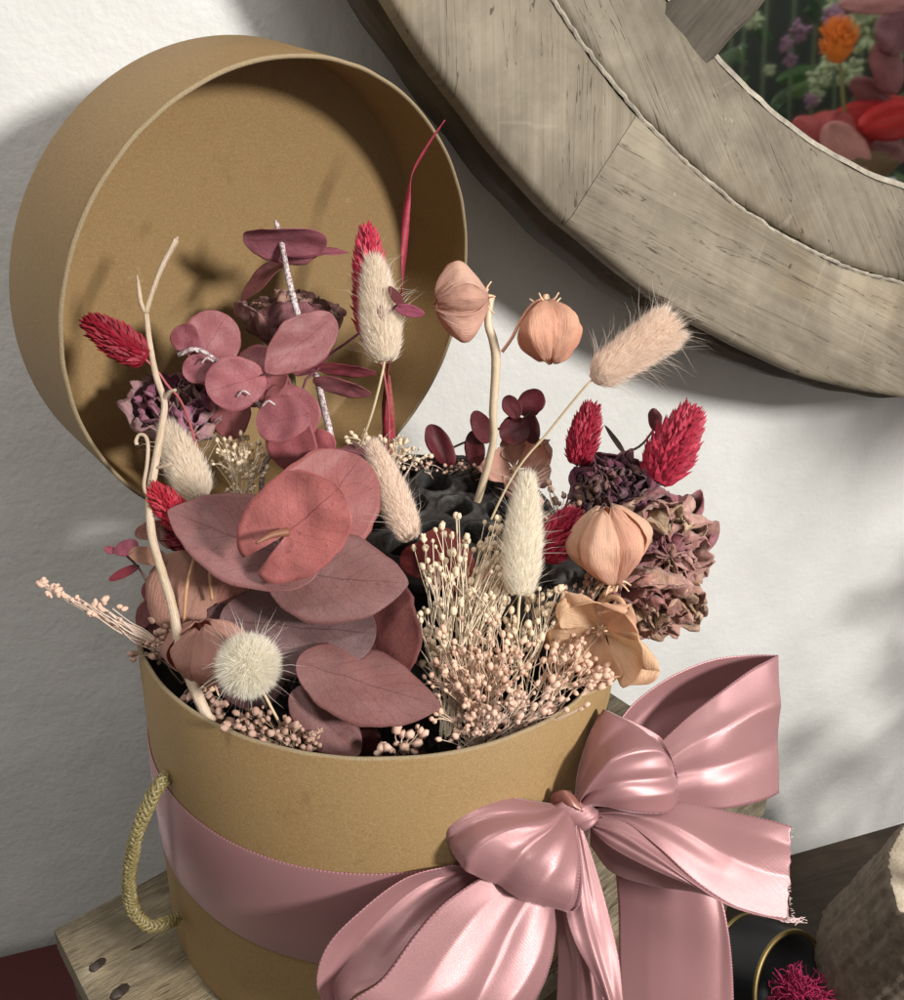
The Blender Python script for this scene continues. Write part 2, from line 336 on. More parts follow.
# ---------------------------------------------------------------- box
H=.1527
gb=thing('gift_box','round kraft board hat box open and full of dried flowers','box',(0,0,.0005))
mb=MB();mb.lathe([(0,.0),(.098,.0),(.0995,.0008),(.1,.003),(.1,H*.5),(.1,H-.0006),(.0997,H-.0002)],(0,0,.0005),cz,(1,0,0),180);gbody=mb.build('body',KRAFT,gb)
def rimfn(t,r,h):
    return r+.00008*math.sin(t*23+2*math.sin(t*7)),h+.00012*math.sin(t*17)*math.sin(t*5)
mb=MB();mb.lathe([(.0998,H-.0004),(.0995,H+.0002),(.0989,H+.0003),(.0984,H+.0001),(.0982,H-.0008)],(0,0,.0005),cz,(1,0,0),240,fn=rimfn);mb.build('rim_edge',RAW,gbody)
mb=MB();mb.lathe([(.0981,H-.0006),(.0979,.115),(0,.115)],(0,0,.0005),cz,(1,0,0),120);mb.build('interior',BLACK,gb)  # inner wall and floor of the box, coloured black
# rope handle with braided surface
pts=[P(167,776,.331),P(160,783,.326),P(152,797,.324),P(141,822,.325),P(133,850,.33),P(129,880,.338),P(131,903,.345),P(139,919,.350),P(151,926,.353),P(163,924,.357),P(176,918,.366)]
hd=thing('x','','',(0,0,0));bpy.data.objects.remove(hd)
def braid(name,pts,R,parent,mat):
    n=150;p=spline(pts,n);tg=np.gradient(p,axis=0);a=nrm(np.cross(tg[0],[0,1,.2]));fr=[];L=[0]
    for i in range(n):
        t=nrm(tg[i]);a=nrm(a-t*np.dot(a,t));fr.append((a,np.cross(t,a)))
        if i:L.append(L[-1]+np.linalg.norm(p[i]-p[i-1]))
    mb=MB();mb.tube(p,[R*.8],10)
    for s in(1,-1):
        for k in range(5):
            q=[]
            for i in range(n):
                th=s*(L[i]/.011*2*PI)+k*2*PI/5;rr=R*(.86+.14*math.sin(2.5*(L[i]/.011*2*PI)+k*2.1+(0 if s>0 else PI)))
                q.append(p[i]+rr*(math.cos(th)*fr[i][0]+math.sin(th)*fr[i][1]))
            mb.tube(q,[R*.30],5)
    return mb.build(name,mat,parent)
ROPE=simple('olive gold cord',(.23,.185,.07),.42,900,.5,.0004,spec=.7)
braid('rope_handle',pts,.0024,gb,ROPE)
# ---------------------------------------------------------------- lid
ln=np.array([.64084,-.75514,-.13816]);lo=np.array([-.0387,.0596,.2582]);RL=.102;LD=.0469
le1=nrm(np.cross(ln,[0,0,1]));
lid=thing('box_lid','round kraft board lid standing on edge behind the flowers','lid',lo-ln*LD/2-np.array([0,0,1])*RL)
mb=MB();mb.lathe([(0,-LD),(RL-.0012,-LD),(RL-.0003,-LD+.0006),(RL,-LD+.002),(RL,-.02),(RL,-.0004)],lo,ln,le1,180);mb.lathe([(RL-.0015,-.0005),(RL-.0015,-LD+.0035),(RL-.004,-LD+.0018),(0,-LD+.0018)],lo,ln,le1,180);lbody=mb.build('body',KRAFT,lid)
mb=MB();mb.lathe([(RL+.0001,-.0006),(RL-.0003,.0001),(RL-.0008,.0003),(RL-.0013,.0001),(RL-.0016,-.0006)],lo,ln,le1,240,fn=rimfn);mb.build('rim_edge',RAW,lbody)
# ---------------------------------------------------------------- mirror
ks=.99;ma,mbt=.28,.10
mn=np.array([math.sin(ma)*math.cos(mbt),-math.cos(ma)*math.cos(mbt),math.sin(mbt)])
mo=CAM+(np.array([.359,.22,.667])-CAM)*ks;R1,R2,R3,MD=.478*ks,.363*ks,.414*ks,.042*ks;D2,D3=-.020,-.009
m1=nrm(np.cross(mn,[0,0,1]));m1=m1;m2=np.cross(mn,m1)   # m1 along the wall, axis x
mir=thing('round_mirror','large round mirror in a weathered grey wooden ring frame on the wall','mirror',mo-np.array([0,0,1])*R1*.97-mn*.02)
jp=hit(600,178,mo,mn)-mo;ja=math.atan2(np.dot(jp,np.cross(mn,m1)),np.dot(jp,m1))
def wob(t,r,h):
    q=.0006*math.sin(t*9+1)+.0004*math.sin(t*31)+.0002*math.sin(t*67+r*90);return r+q,h+.0006*noise.noise((math.cos(t)*30,math.sin(t)*30,r*60))
nseg=7
for i in range(nseg):
    a=ja+i*2*PI/nseg;b=a+2*PI/nseg-.0006
    mb=MB();mb.lathe([(R3+.0015,D3-.012),(R3+.0008,D3-.0015),(R3+.003,D3+.0005),((R1+R3)/2,D3/2),(R1-.004,.0005),(R1-.001,-.001),(R1,-.005),(R1-.0005,-.014)],mo,mn,m1,60,a,b,wob)
    # uv: straight grain per segment
    c=(a+b)/2+random.uniform(-.5,.5);V=np.vstack(mb.V)-mo;dx=V@m1;dy=V@np.cross(mn,m1)
    mb.U=[np.stack([-dx*math.sin(c)+dy*math.cos(c)+i*.7,dx*math.cos(c)+dy*math.sin(c)],-1)]
    mb.build('frame_segment',WFRAME,mir)
for i in range(5):
    a=ja+.5+i*2*PI/5;b=a+2*PI/5-.0006
    mb=MB();mb.lathe([(R2,D2-.016),(R2,D2-.004),(R2+.0015,D2-.0005),(R2+.004,D2+.0007),((R2+R3)/2,(D2+D3)/2+.001),(R3-.005,D3+.0003),(R3-.0012,D3-.001),(R3-.0005,D3-.009)],mo,mn,m1,70,a,b,wob)
    c=(a+b)/2+random.uniform(-.3,.3);V=np.vstack(mb.V)-mo;dx=V@m1;dy=V@np.cross(mn,m1)
    mb.U=[np.stack([-dx*math.sin(c)+dy*math.cos(c)+i*.9+3,dx*math.cos(c)+dy*math.sin(c)],-1)]
    mb.build('inner_ring_segment',WFRAME2,mir)
def wob2(t,r,h): return r+.0012*math.sin(t*5+2)+.0006*math.sin(t*23)+.0006*math.sin(t*71),h+.001*math.sin(t*13)
mb=MB();mb.lathe([(R1-.006,-.011),(R1-.001,-.0125),(R1-.001,-.017),(R1+.003,-.020),(R1+.004,-.024),(R1+.0045,-MD+.003),(R1+.001,-MD),(R2,-MD)],mo,mn,m1,300,fn=wob2);mb.build('backing_ring',WDARK,mir)
# flaking paint line in the groove + pale inner edge
r_=np.random.default_rng(3)
def flk(t,r,h): return r+.0007*noise.noise((math.cos(t)*25,math.sin(t)*25,1.3))+.0007*noise.noise((math.cos(t)*160,math.sin(t)*160,4)),h-.0012*max(0,noise.noise((math.cos(t)*90,math.sin(t)*90,7)))*3
mb=MB();mb.lathe([(R3-.0004,D3-.004),(R3-.0002,D3+.0006),(R3+.0006,D3+.0007),(R3+.0015,D3-.0002)],mo,mn,m1,900,fn=flk);mb.build('paint_seam',CHALK,mir)
mb=MB();mb.lathe([(R2-.0012,D2-.016),(R2-.0014,D2-.002),(R2-.0004,D2+.0006),(R2+.0020,D2+.0007)],mo,mn,m1,300,fn=flk);mb.build('inner_lip',CHALK,mir)
mb=MB();mb.lathe([(R2+.004,D2-.013),(0,D2-.013)],mo,mn,m1,96);mb.build('mirror_glass',GLASS,mir,smooth=False)
h1=hit(718,54,mo+mn*D2,mn);h2=hit(765,0,mo+mn*D2,mn);bd=nrm(h2-h1);bs=np.cross(mn,bd);
if np.dot(bs,hit(680,20,mo,mn)-h1)<0:bs=-bs
mb=MB();plank(mb,h1-bd*.02-mn*.0125,bd*.42,bs*.036,mn*.014,.0015,40,5);mb.build('glazing_bar',WDARK,mir,smooth=False)
# ---------------------------------------------------------------- ribbons
def wave(u,v,ws):
    z=0
    for (v0,w,a0,a1) in ws:z=z+.72*np.exp(-(np.abs(v-v0-.05*np.sin(u*3+v0*9))/(w*.9))**1.35)*(a0+(a1-a0)*u)
    return z
def ribbon(name,A,B,parent,bulge=(0,0,0),ws=(),n=90,m=40,ph=0,rip=.0,mid=None,ulen=None,jag=0):
    """A, B: the two woven edges of a length of ribbon as (px,py,depth); mid: optional third line between them"""
    a=spline([P(*q) for q in A],n);b=spline([P(*q) for q in B],n);v=np.linspace(0,1,m)[None,:,None];u=np.linspace(0,1,n)[:,None,None]
    if mid is not None:
        c=spline([P(*q) for q in mid],n);G=a[:,None]*(1-v)*(1-2*v)+4*c[:,None]*v*(1-v)+b[:,None]*v*(2*v-1)
    else:G=a[:,None]*(1-v)+b[:,None]*v
    bu=np.interp(u,np.linspace(0,1,len(bulge)),bulge)
    z=.65*bu*np.sin(PI*v)+wave(u,v,ws)+rip*np.sin(v*17+ph+u*2)*np.sin(PI*v)*np.exp(-u*2)+rip*.3*np.sin(u*9+ph+v*3)
    G=G-fw*z
    if jag:
        k=rng.normal(0,jag,m);k=np.convolve(k,[.25,.5,.25],'same');G[-1]+=(G[-1]-G[-2])/np.linalg.norm(G[-1]-G[-2],axis=-1,keepdims=True)*k[:,None]
    L=np.concatenate([[0],np.cumsum(np.linalg.norm(np.diff(a,axis=0),axis=1))])
    U=np.stack(np.broadcast_arrays(L[:,None],v[0,:,0][None,:]),-1)
    mb=MB();mb.grid(G,U);return mb.build(name,SATIN,parent,solid=.0003)
bow=thing('ribbon_bow','wide pink satin ribbon band tied in a large bow on the round box','ribbon',(.0,-.1,.053))
# band round the box
mb=MB();mb.lathe([(.1004,.0535),(.1009,.0545),(.1011,.078),(.1009,.1015),(.1004,.1025)],(0,0,0),cz,(1,0,0),220)
nU=np.vstack(mb.U);nU[:,1]=np.tile([0,.02,.5,.98,1],220)
nU[:,0]=np.repeat(np.arange(220)/220*.63,5);mb.U=[nU];mb.build('band',SATIN,bow)
k=.322
# small loop, left
ribbon('loop',[(560,805,.320),(530,800,.312),(498,797,.306),(470,807,.302),(450,822,.301),(445,832,.303)],
       [(572,815,.318),(577,838,.308),(580,865,.302),(578,890,.300),(574,905,.301),(568,912,.303)],bow,(.0,.004,.006),[(.2,.06,-.001,-.0035),(.38,.08,.0015,.004),(.6,.07,-.001,-.0045),(.8,.08,.001,.003)],rip=.0008,
       mid=[(566,808,.316),(548,825,.304),(520,838,.298),(498,850,.297),(484,864,.299),(478,872,.302)])
# its turned-under back edge seen right of it
ribbon('loop_back',[(566,812,.324),(562,850,.318),(560,880,.312),(566,906,.306),(571,911,.3035)],[(574,812,.322),(579,850,.314),(582,880,.308),(580,903,.304),(573,911,.303)],bow,(0,.001,0))
# small loop, upper right
ribbon('loop',[(574,800,.322),(578,770,.322),(588,738,.324),(600,715,.327),(608,711,.330),(640,731,.334),(655,738,.338)],
       [(580,806,.318),(600,806,.314),(625,811,.312),(650,813,.314),(668,812,.318),(677,803,.322),(678,790,.326)],bow,(0,.002,.003,.002),[(.25,.08,-.001,-.003),(.45,.09,.003,.005),(.68,.07,-.002,-.005),(.85,.05,.001,.002)],rip=.001,
       mid=[(577,803,.318),(590,785,.313),(612,765,.310),(640,755,.313),(660,752,.318),(668,758,.323),(672,765,.328)])
ribbon('loop_back',[(600,716,.332),(620,716,.336),(650,730,.338),(664,742,.338),(676,770,.332),(678,792,.327)],[(585,770,.330),(610,760,.335),(640,765,.338),(655,780,.338),(668,795,.334),(673,808,.326)],bow,(.002,0,0))
# large loop behind, upper right: inner leaf then outer leaf
ribbon('large_loop_back',[(590,790,.338),(604,750,.342),(625,713,.346),(650,690,.352),(680,672,.358),(715,659,.362),(750,655,.364),(778,655,.362)],
       [(600,820,.338),(615,800,.342),(640,770,.347),(662,745,.352),(690,738,.362),(720,735,.370),(750,725,.372),(777,715,.366)],bow,(0,-.004,-.006,-.002),[(.5,.2,0,-.003)],rip=.0006)
ribbon('large_loop',[(597,800,.336),(625,770,.338),(660,742,.340),(690,715,.342),(720,692,.345),(750,670,.352),(768,660,.357),(778,655,.362)],
       [(592,812,.334),(620,812,.334),(650,810,.334),(680,806,.335),(720,809,.337),(750,804,.343),(770,798,.350),(779,793,.355)],bow,(0,.003,.005,.002,0),[(.35,.12,.001,.004),(.6,.1,-.001,-.002)],rip=.0008)
# right tail: upper broad face and folded under strip
tail0=ribbon('tail',[(584,812,.322),(620,803,.322),(680,803,.322),(730,812,.324),(770,820,.322),(791,826,.320)],
       [(590,815,.318),(625,822,.313),(656,845,.308),(700,885,.305),(745,912,.305),(788,920,.307)],bow,(0,.001,.003,.001),[(.5,.15,0,.002),(.25,.1,.001,-.001)],rip=.0006,jag=.0007)
ribbon('tail_fold',[(588,818,.319),(620,820,.314),(652,842,.3095),(690,876,.3065),(730,903,.3055),(782,919,.3075)],
       [(590,828,.318),(612,848,.312),(650,868,.307),(690,885,.3055),(730,905,.3055),(786,920,.3075)],bow,(.0,.003,.002,0),[(.4,.15,.001,.002)],rip=.0005)
ribbon('tail_fold',[(590,822,.322),(620,850,.318),(660,872,.315),(700,890,.312),(740,908,.310)],
       [(590,845,.325),(612,872,.325),(650,885,.322),(700,893,.316),(741,909,.310)],bow,(.001,.001,0))
mb=MB()
for i in range(16):
    b=P(783+random.uniform(-5,8),919+random.uniform(-1.5,2),.3075);mb.tube([b,b+RT*random.uniform(.0015,.005)+UP*random.uniform(-.0012,.001),b+RT*random.uniform(.003,.008)+UP*random.uniform(-.002,.002)-fw*.001],[.00018,.0001],4,6)
for i in range(40):
    y=826+94*random.random();x=791-3*abs(y-873)/47*0-9*math.sin((y-826)/94*PI)*.6;b=P(x+1,y,.32-.013*(y-826)/94);mb.tube([b,b+RT*random.uniform(.0005,.0014)+UP*random.uniform(-.0006,.0006)],[.00012,.00006],3)
mb.build('frayed_threads',simple('frayed thread',(.8,.62,.6),.6),tail0)
# hanging length behind
ribbon('hanging_length',[(614,860,.352),(618,900,.350),(619,950,.350),(620,1010,.350),(620,1080,.352)],
       [(716,872,.345),(727,920,.343),(732,960,.344),(734,1010,.346),(735,1080,.35)],bow,(.004,.004,.003),[(.3,.15,.0005,.001),(.93,.08,-.002,-.001)],rip=.0004)
# big loop lower left: inner leaf and outer leaf
ribbon('large_loop_back',[(552,855,.325),(510,856,.316),(470,863,.309),(408,877,.300),(354,917,.293),(325,950,.291),(317,985,.292),(330,1015,.293)],
       [(556,880,.328),(520,878,.320),(480,878,.314),(444,903,.307),(415,935,.300),(383,978,.294),(350,1000,.290),(345,1030,.288)],bow,(0,-.002,-.006,-.003),[(.45,.15,-.001,-.004)],rip=.0008)
ribbon('large_loop',[(545,850,.316),(510,862,.308),(480,878,.303),(444,903,.297),(415,935,.290),(383,978,.283),(352,1000,.281),(320,1030,.285)],
       [(560,900,.316),(557,908,.313),(556,925,.310),(553,953,.306),(545,980,.303),(534,1002,.301),(520,1030,.300),(500,1070,.300)],bow,(0,.003,.006,.008),[(.3,.16,.001,.003),(.58,.12,-.0015,-.004),(.85,.12,.001,.003)],rip=.0005)
# centre tail
ribbon('tail',[(571,822,.316),(568,860,.313),(565,905,.309),(574,940,.304),(590,970,.302),(606,1002,.300),(620,1040,.298)],
       [(580,822,.316),(590,850,.314),(605,900,.311),(618,955,.306),(623,1000,.303),(628,1050,.300),(630,1090,.3)],bow,(0,.002,.003),[(.45,.2,.001,.003)],rip=.0006)
ribbon('tail_back',[(552,880,.322),(556,920,.320),(558,960,.318),(556,1010,.316),(550,1060,.316)],
       [(582,880,.319),(588,920,.316),(596,960,.314),(606,1010,.311),(615,1060,.31)],bow,(0,-.002,-.002),[(.75,.06,.001,.002)])
ribbon('tail_edge',[(561,900,.314),(566,930,.312),(572,960,.311),(572,1010,.31),(572,1040,.31)],
       [(568,900,.312),(573,930,.309),(579,960,.308),(581,1010,.307),(583,1040,.307)],bow,(0,.001,.001))
# knot: wrap made of three turns
G=[]
for i in range(28):
    t=i/27*2*PI;c=P(574,811,.3185)
    ax=nrm(RT*.55-UP*.83);pr=nrm(RT*.83+UP*.55)
    row=[]
    for j in range(15):
        s=(j/14-.5)
        rr=.0062*(1-.25*(2*s)**2)+.0004*math.sin(s*22+t*2)
        row.append(c+pr*0+ax*s*-.0135*-1+rr*(math.cos(t)*pr*.95+math.sin(t)*-fw*.8)+pr*.002*math.sin(s*3))
    G.append(row)
G=np.array(G);U=np.stack(np.meshgrid(np.linspace(0,.03,28),np.linspace(0,1,15),indexing='ij'),-1);mb=MB();mb.grid(G,U);knot=mb.build('knot',SATIN,bow,solid=.0004)
ribbon('knot_tab',[(549,800,.3195),(555,793,.3165),(565,789,.315),(574,795,.3145)],[(553,808,.3185),(561,803,.315),(571,802,.3135),(581,806,.3135)],bow,(.001,.0015,.001),color=None) if False else None
mb=MB();
A=spline([P(549,801,.320),P(554,793,.317),P(565,790,.315),P(576,797,.3155)],20);B=spline([P(551,809,.319),P(562,806,.316),P(571,806,.313),P(583,812,.3135)],20)
v=np.linspace(0,1,10)[None,:,None];G=A[:,None]*(1-v)+B[:,None]*v-fw*.0004*np.sin(PI*v);mb.grid(G,np.zeros(G.shape[:2]+(2,)));mb.build('knot_tab',simple('copper satin tab',(.27,.115,.09),.35,300,.3,.0001,metal=.2),knot,solid=.0005)
# ---------------------------------------------------------------- plants
def leafgeo(c,rx,ry,ang,phi=0,psi=0,notch=0,tip=0,curl=0,cup=.12,rag=.055,d=None,nx=26,ny=20,seed=0,fold=0):
    """c=(px,py,d) centre; rx, ry apparent half length/width in px; ang image angle of the tip; phi: tip towards viewer, psi: roll"""
    px,py,dd=c;s=dd/F;a=math.radians(ang);phi=math.radians(phi);psi=math.radians(psi)
    Lf=rx*s/max(.15,math.cos(phi));Wf=ry*s/max(.15,math.cos(psi))
    tw=-fw
    e=RT*math.cos(a)+UP*math.sin(a);g=-RT*math.sin(a)+UP*math.cos(a)
    ex=e*math.cos(phi)+tw*math.sin(phi);ey=g*math.cos(psi)+tw*math.sin(psi);ey=nrm(ey-ex*np.dot(ex,ey)*.0);n=nrm(np.cross(ex,ey))
    o=P(px,py,dd);V=np.zeros((nx,ny,3));U=np.zeros((nx,ny,2))
    for i in range(nx):
        u=i/(nx-1);u2=.5-.5*math.cos(PI*u)
        x=2*u2-1
        w=math.sqrt(max(0,1-x*x))
        if x>0 and tip:w=w*(1-tip)+tip*(1-x)**.8*(1+.35*x)
        for j in range(ny):
            v=2*j/(ny-1)-1
            rg=1+rag*(noise.noise((u*4+seed,v*.01+(3 if v>0 else 0),seed*1.7))+.5*noise.noise((u*15+seed,(5 if v>0 else 0),seed)))*abs(v)**2*2
            xx=x-notch*abs(v)*max(0,-x)**1.5*(1 if True else 0)*1.0+notch*.9*max(0,-x)**3*(1-abs(v))
            yy=w*v*rg
            if notch and x<0:yy=v*(w+notch*.35*max(0,-x)**4)*rg
            z=cup*(yy*yy)*Wf+curl*(x*x)*Lf+fold*abs(yy)*Wf+.13*Wf*noise.noise((xx*1.6+seed,yy*1.6,seed*2.1))+.012*Wf*noise.noise((xx*6+seed,yy*6,seed*2.1))
            V[i,j]=o+ex*Lf*xx+ey*Wf*yy+n*z;U[i,j]=(u2,(v+1)/2 if w>.05 else .5+.5*v*w*4 if w*4<1 else (v+1)/2)
    return V,U
def leaf(parent,c,rx,ry,ang,col,mat=None,name='leaf',**k):
    V,U=leafgeo(c,rx,ry,ang,seed=random.uniform(0,50),**k);mb=MB();mb.grid(V,U)
    return mb.build(name,mat or LEAF,parent,color=col,solid=.0002)
def stempart(parent,pts,r,mat,col=None,name='stem',seg=7,n=24,rough=0):
    mb=MB();mb.tube([P(*q) if isinstance(q,tuple) else q for q in pts],r,seg,n,rough=rough);return mb.build(name,mat,parent,color=col)
MV=(.235,.095,.10);SAL=(.44,.145,.135);DKR=(.12,.018,.024);MAU=(.19,.112,.112);PNK=(.35,.12,.13);RED=(.42,.07,.075)
base=lambda x,y,z=.1165:np.array([x,y,z])
# big leaved eucalyptus in the middle
eb=thing('eucalyptus_branch','big dusky pink eucalyptus leaves spilling over the middle of the box','dried leaves',base(-.02,-.02),'dried eucalyptus branches')
stempart(eb,[base(-.02,-.02),(330,690,.335),(300,600,.325),(275,540,.302)],[.0022,.0018,.0012],SILV)
leaf(eb,(375,628,.322),57,48,100,(.17,.055,.05),phi=-15,psi=-20,cup=.1)            # right behind, wine
leaf(eb,(325,505,.325),60,52,55,(.32,.105,.10),phi=-20,psi=10,tip=.1)               # behind top
leaf(eb,(298,627,.318),80,44,-4,MAU,phi=8,psi=-25,cup=-.2,curl=.05)                 # mauve
leaf(eb,(245,655,.325),45,55,210,(.13,.07,.07),phi=-5,psi=10)
leaf(eb,(238,538,.309),82,45,-20+180,(.30,.14,.135),phi=-12,psi=18,tip=.95,cup=.12,notch=.1) # left pointed
leaf(eb,(338,578,.312),70,47,-6,(.22,.105,.10),phi=-8,psi=-18,tip=.85,cup=-.1)      # middle pointed
leaf(eb,(304,519,.294),48,51,40,SAL,phi=10,psi=5,notch=.55,cup=.12,curl=.06)         # top salmon heart
leaf(eb,(368,684,.303),76,34,-16,(.24,.108,.10),phi=10,psi=-38,tip=.98,cup=-.15)      # lower pointed
leaf(eb,(326,722,.307),46,25,-42,(.21,.10,.095),phi=5,psi=-25,tip=.5,cup=-.2)
leaf(eb,(355,740,.318),22,28,-60,(.20,.07,.07),phi=10,psi=10)
leaf(eb,(400,765,.32),30,12,20,(.14,.05,.05))
mb=MB();mb.tube([P(288,532,.292),P(272,535,.288),P(256,543,.284)],[.0016,.0012,.0005],7,14);mb.build('bud_tip',simple('brown leaf bud',(.22,.09,.05),.5),eb)
# round leaved eucalyptus, upper left
e2=thing('eucalyptus_branch','round pink eucalyptus leaves in a cluster in front of the lid','dried leaves',base(-.05,.0),'dried eucalyptus branches')
stempart(e2,[base(-.05,.0),(262,470,.36),(300,455,.352),(262,408,.346),(232,375,.343),(200,350,.342),(178,355,.341)],[.0012,.0009],SILV)
for q,c in [(((259,376,.350),30,31,30),PNK),(((231,411,.352),28,22,-90),PNK),(((273,393,.352),16,22,-50),PNK),(((213,338,.348),27,27,60),PNK),(((185,338,.344),14,15,120),(.27,.08,.10)),(((198,369,.340),16,14,200),(.33,.12,.14)),(((234,384,.339),27,26,200),(.36,.125,.14)),(((213,372,.352),16,16,-120),(.42,.17,.13)),
            (((292,410,.350),24,31,60),PNK),(((292,443,.348),28,25,-80),(.38,.105,.12)),(((281,420,.340),26,24,190),(.34,.11,.125)),(((320,446,.352),15,17,-60),(.40,.11,.12)),(((345,465,.345),32,16,-10),(.2,.07,.08))]:
    leaf(e2,q[0],q[1],q[2],q[3],c,phi=random.uniform(-20,20),psi=random.uniform(-20,20),notch=.15,nx=20,ny=16)
for p in ((198,352,.338),(214,362,.337),(250,395,.338),(275,405,.336)):
    stempart(e2,[p,(p[0]-7,p[1]-4,p[2]-.001),(p[0]-13,p[1]+2,p[2])],[.0005,.0003],SILV,n=8)
# tall frosted eucalyptus stem
e3=thing('eucalyptus_branch','tall frosted eucalyptus stem with flat dusky leaves against the lid','dried leaves',base(-.02,.02),'dried eucalyptus branches')
stempart(e3,[base(-.02,.02),(334,468,.365),(322,400,.366),(316,375,.366)],[.0017,.0014],SILV,rough=.08)
stempart(e3,[(316,375,.366),(303,333,.350),(290,285,.347),(283,250,.346),(276,221,.345)],[.0012,.0014,.0012,.0010],SILV,rough=.1)
TL=(.30,.10,.13)
leaf(e3,(285,240,.343),42,11,0,(.36,.13,.16),psi=65,cup=.3);leaf(e3,(317,254,.350),33,9,2,(.33,.10,.14),psi=-60,tip=.5)
leaf(e3,(265,279,.352),33,12,222,(.24,.075,.085),psi=50,tip=.4,cup=.2);leaf(e3,(300,344,.343),44,24,222,(.30,.115,.12),phi=10,psi=-25,tip=.8,cup=.15)
leaf(e3,(308,367,.362),16,10,-160,(.27,.09,.11),psi=40);leaf(e3,(345,370,.360),32,5,-6,(.30,.07,.09),psi=60,tip=.6)
leaf(e3,(342,387,.362),30,7,-14,(.38,.13,.15),psi=58,tip=.5);leaf(e3,(362,462,.366),26,16,-20,(.16,.05,.055))
# thin sprig crossing the bunny tail
e4=thing('eucalyptus_sprig','thin sprig with tiny plum leaves crossing the upright bunny tail','dried leaves',base(-.01,.02),'small dark eucalyptus sprigs')
stempart(e4,[base(-.01,.02),(305,420,.362),(318,368,.36),(350,340,.352),(385,315,.343),(398,304,.341)],[.0006,.0005],simple('dark fine twig',(.16,.04,.06),.6))
for q,c in [(((396,297,.340),13,5,125),DKR),(((410,311,.340),15,6,-12),(.33,.08,.13)),(((383,313,.341),8,6,110),(.22,.06,.10)),(((378,332,.342),11,4,-28),(.33,.09,.14))]:leaf(e4,*q,c,psi=20,tip=.3,nx=14,ny=10)
# dark red small leaved branch behind the pod
e5=thing('eucalyptus_sprig','dark wine red sprig of small round leaves behind the black pod','dried leaves',base(.03,.06),'small dark eucalyptus sprigs')
DT=simple('dark twig',(.12,.07,.06),.6)
stempart(e5,[base(.03,.06),(395,475,.43),(430,458,.425),(470,440,.42),(520,420,.415),(530,412,.414)],[.0007,.0005],DT)
for q in [((440.5,446,.418),24,12,-60),((481,427,.414),18,10,110),((475,449,.416),19,10,-85),((512,407,.412),13,9,120),((531,403,.414),15,13,50),((514.6,431,.412),16,15,200),((531,428,.416),16,9,-80)]:
    leaf(e5,*q,random.choice([DKR,(.14,.02,.03),(.10,.015,.02)]),phi=random.uniform(-15,15),psi=random.uniform(-20,20),nx=16,ny=12)
e6=thing('eucalyptus_sprig','bare dark twig with two narrow leaves between the red heads at right','dried leaves',base(.07,.03),'small dark eucalyptus sprigs')
stempart(e6,[base(.07,.03),(590,500,.40),(612,462,.397),(640,446,.394),(655,428,.392)],[.0008,.0005],DT)
leaf(e6,(655,420,.391),12,7,100,DKR,nx=14,ny=10);leaf(e6,(615,440,.396),18,3,125,(.16,.12,.10),psi=30,tip=.6,nx=14,ny=8)
e7=thing('eucalyptus_sprig','plum leaved sprig poking out over the left rim','dried leaves',base(-.07,-.01),'small dark eucalyptus sprigs')
stempart(e7,[base(-.07,-.01),(160,605,.33),(140,570,.325),(118,548,.325)],[.0006,.0004],DT)
for q,c in [(((126,548,.323),13,8,200),(.24,.06,.09)),(((110,550,.324),6,4,160),(.25,.05,.08)),(((124,573,.325),17,5,205),(.20,.025,.04)),(((150,590,.33),12,9,250),(.2,.05,.06)),(((145,615,.331),16,10,250),(.16,.05,.05)),(((160,630,.333),16,12,-60),(.2,.07,.07))]:leaf(e7,*q,c,psi=20,tip=.3,nx=14,ny=10)
# red leaves behind the cream sprig
e8=thing('eucalyptus_branch','brick red round leaves half hidden behind the cream sprig','dried leaves',base(.02,.0),'dried eucalyptus branches')
stempart(e8,[base(.02,.0),(470,620,.355),(462,580,.352)],[.0008],DT)
leaf(e8,(445,560,.350),33,28,120,(.36,.07,.06),phi=-10);leaf(e8,(478,598,.352),32,20,10,(.22,.05,.05),psi=20);leaf(e8,(420,560,.352),20,18,180,(.33,.06,.06));leaf(e8,(500,575,.36),22,18,20,(.3,.05,.05))
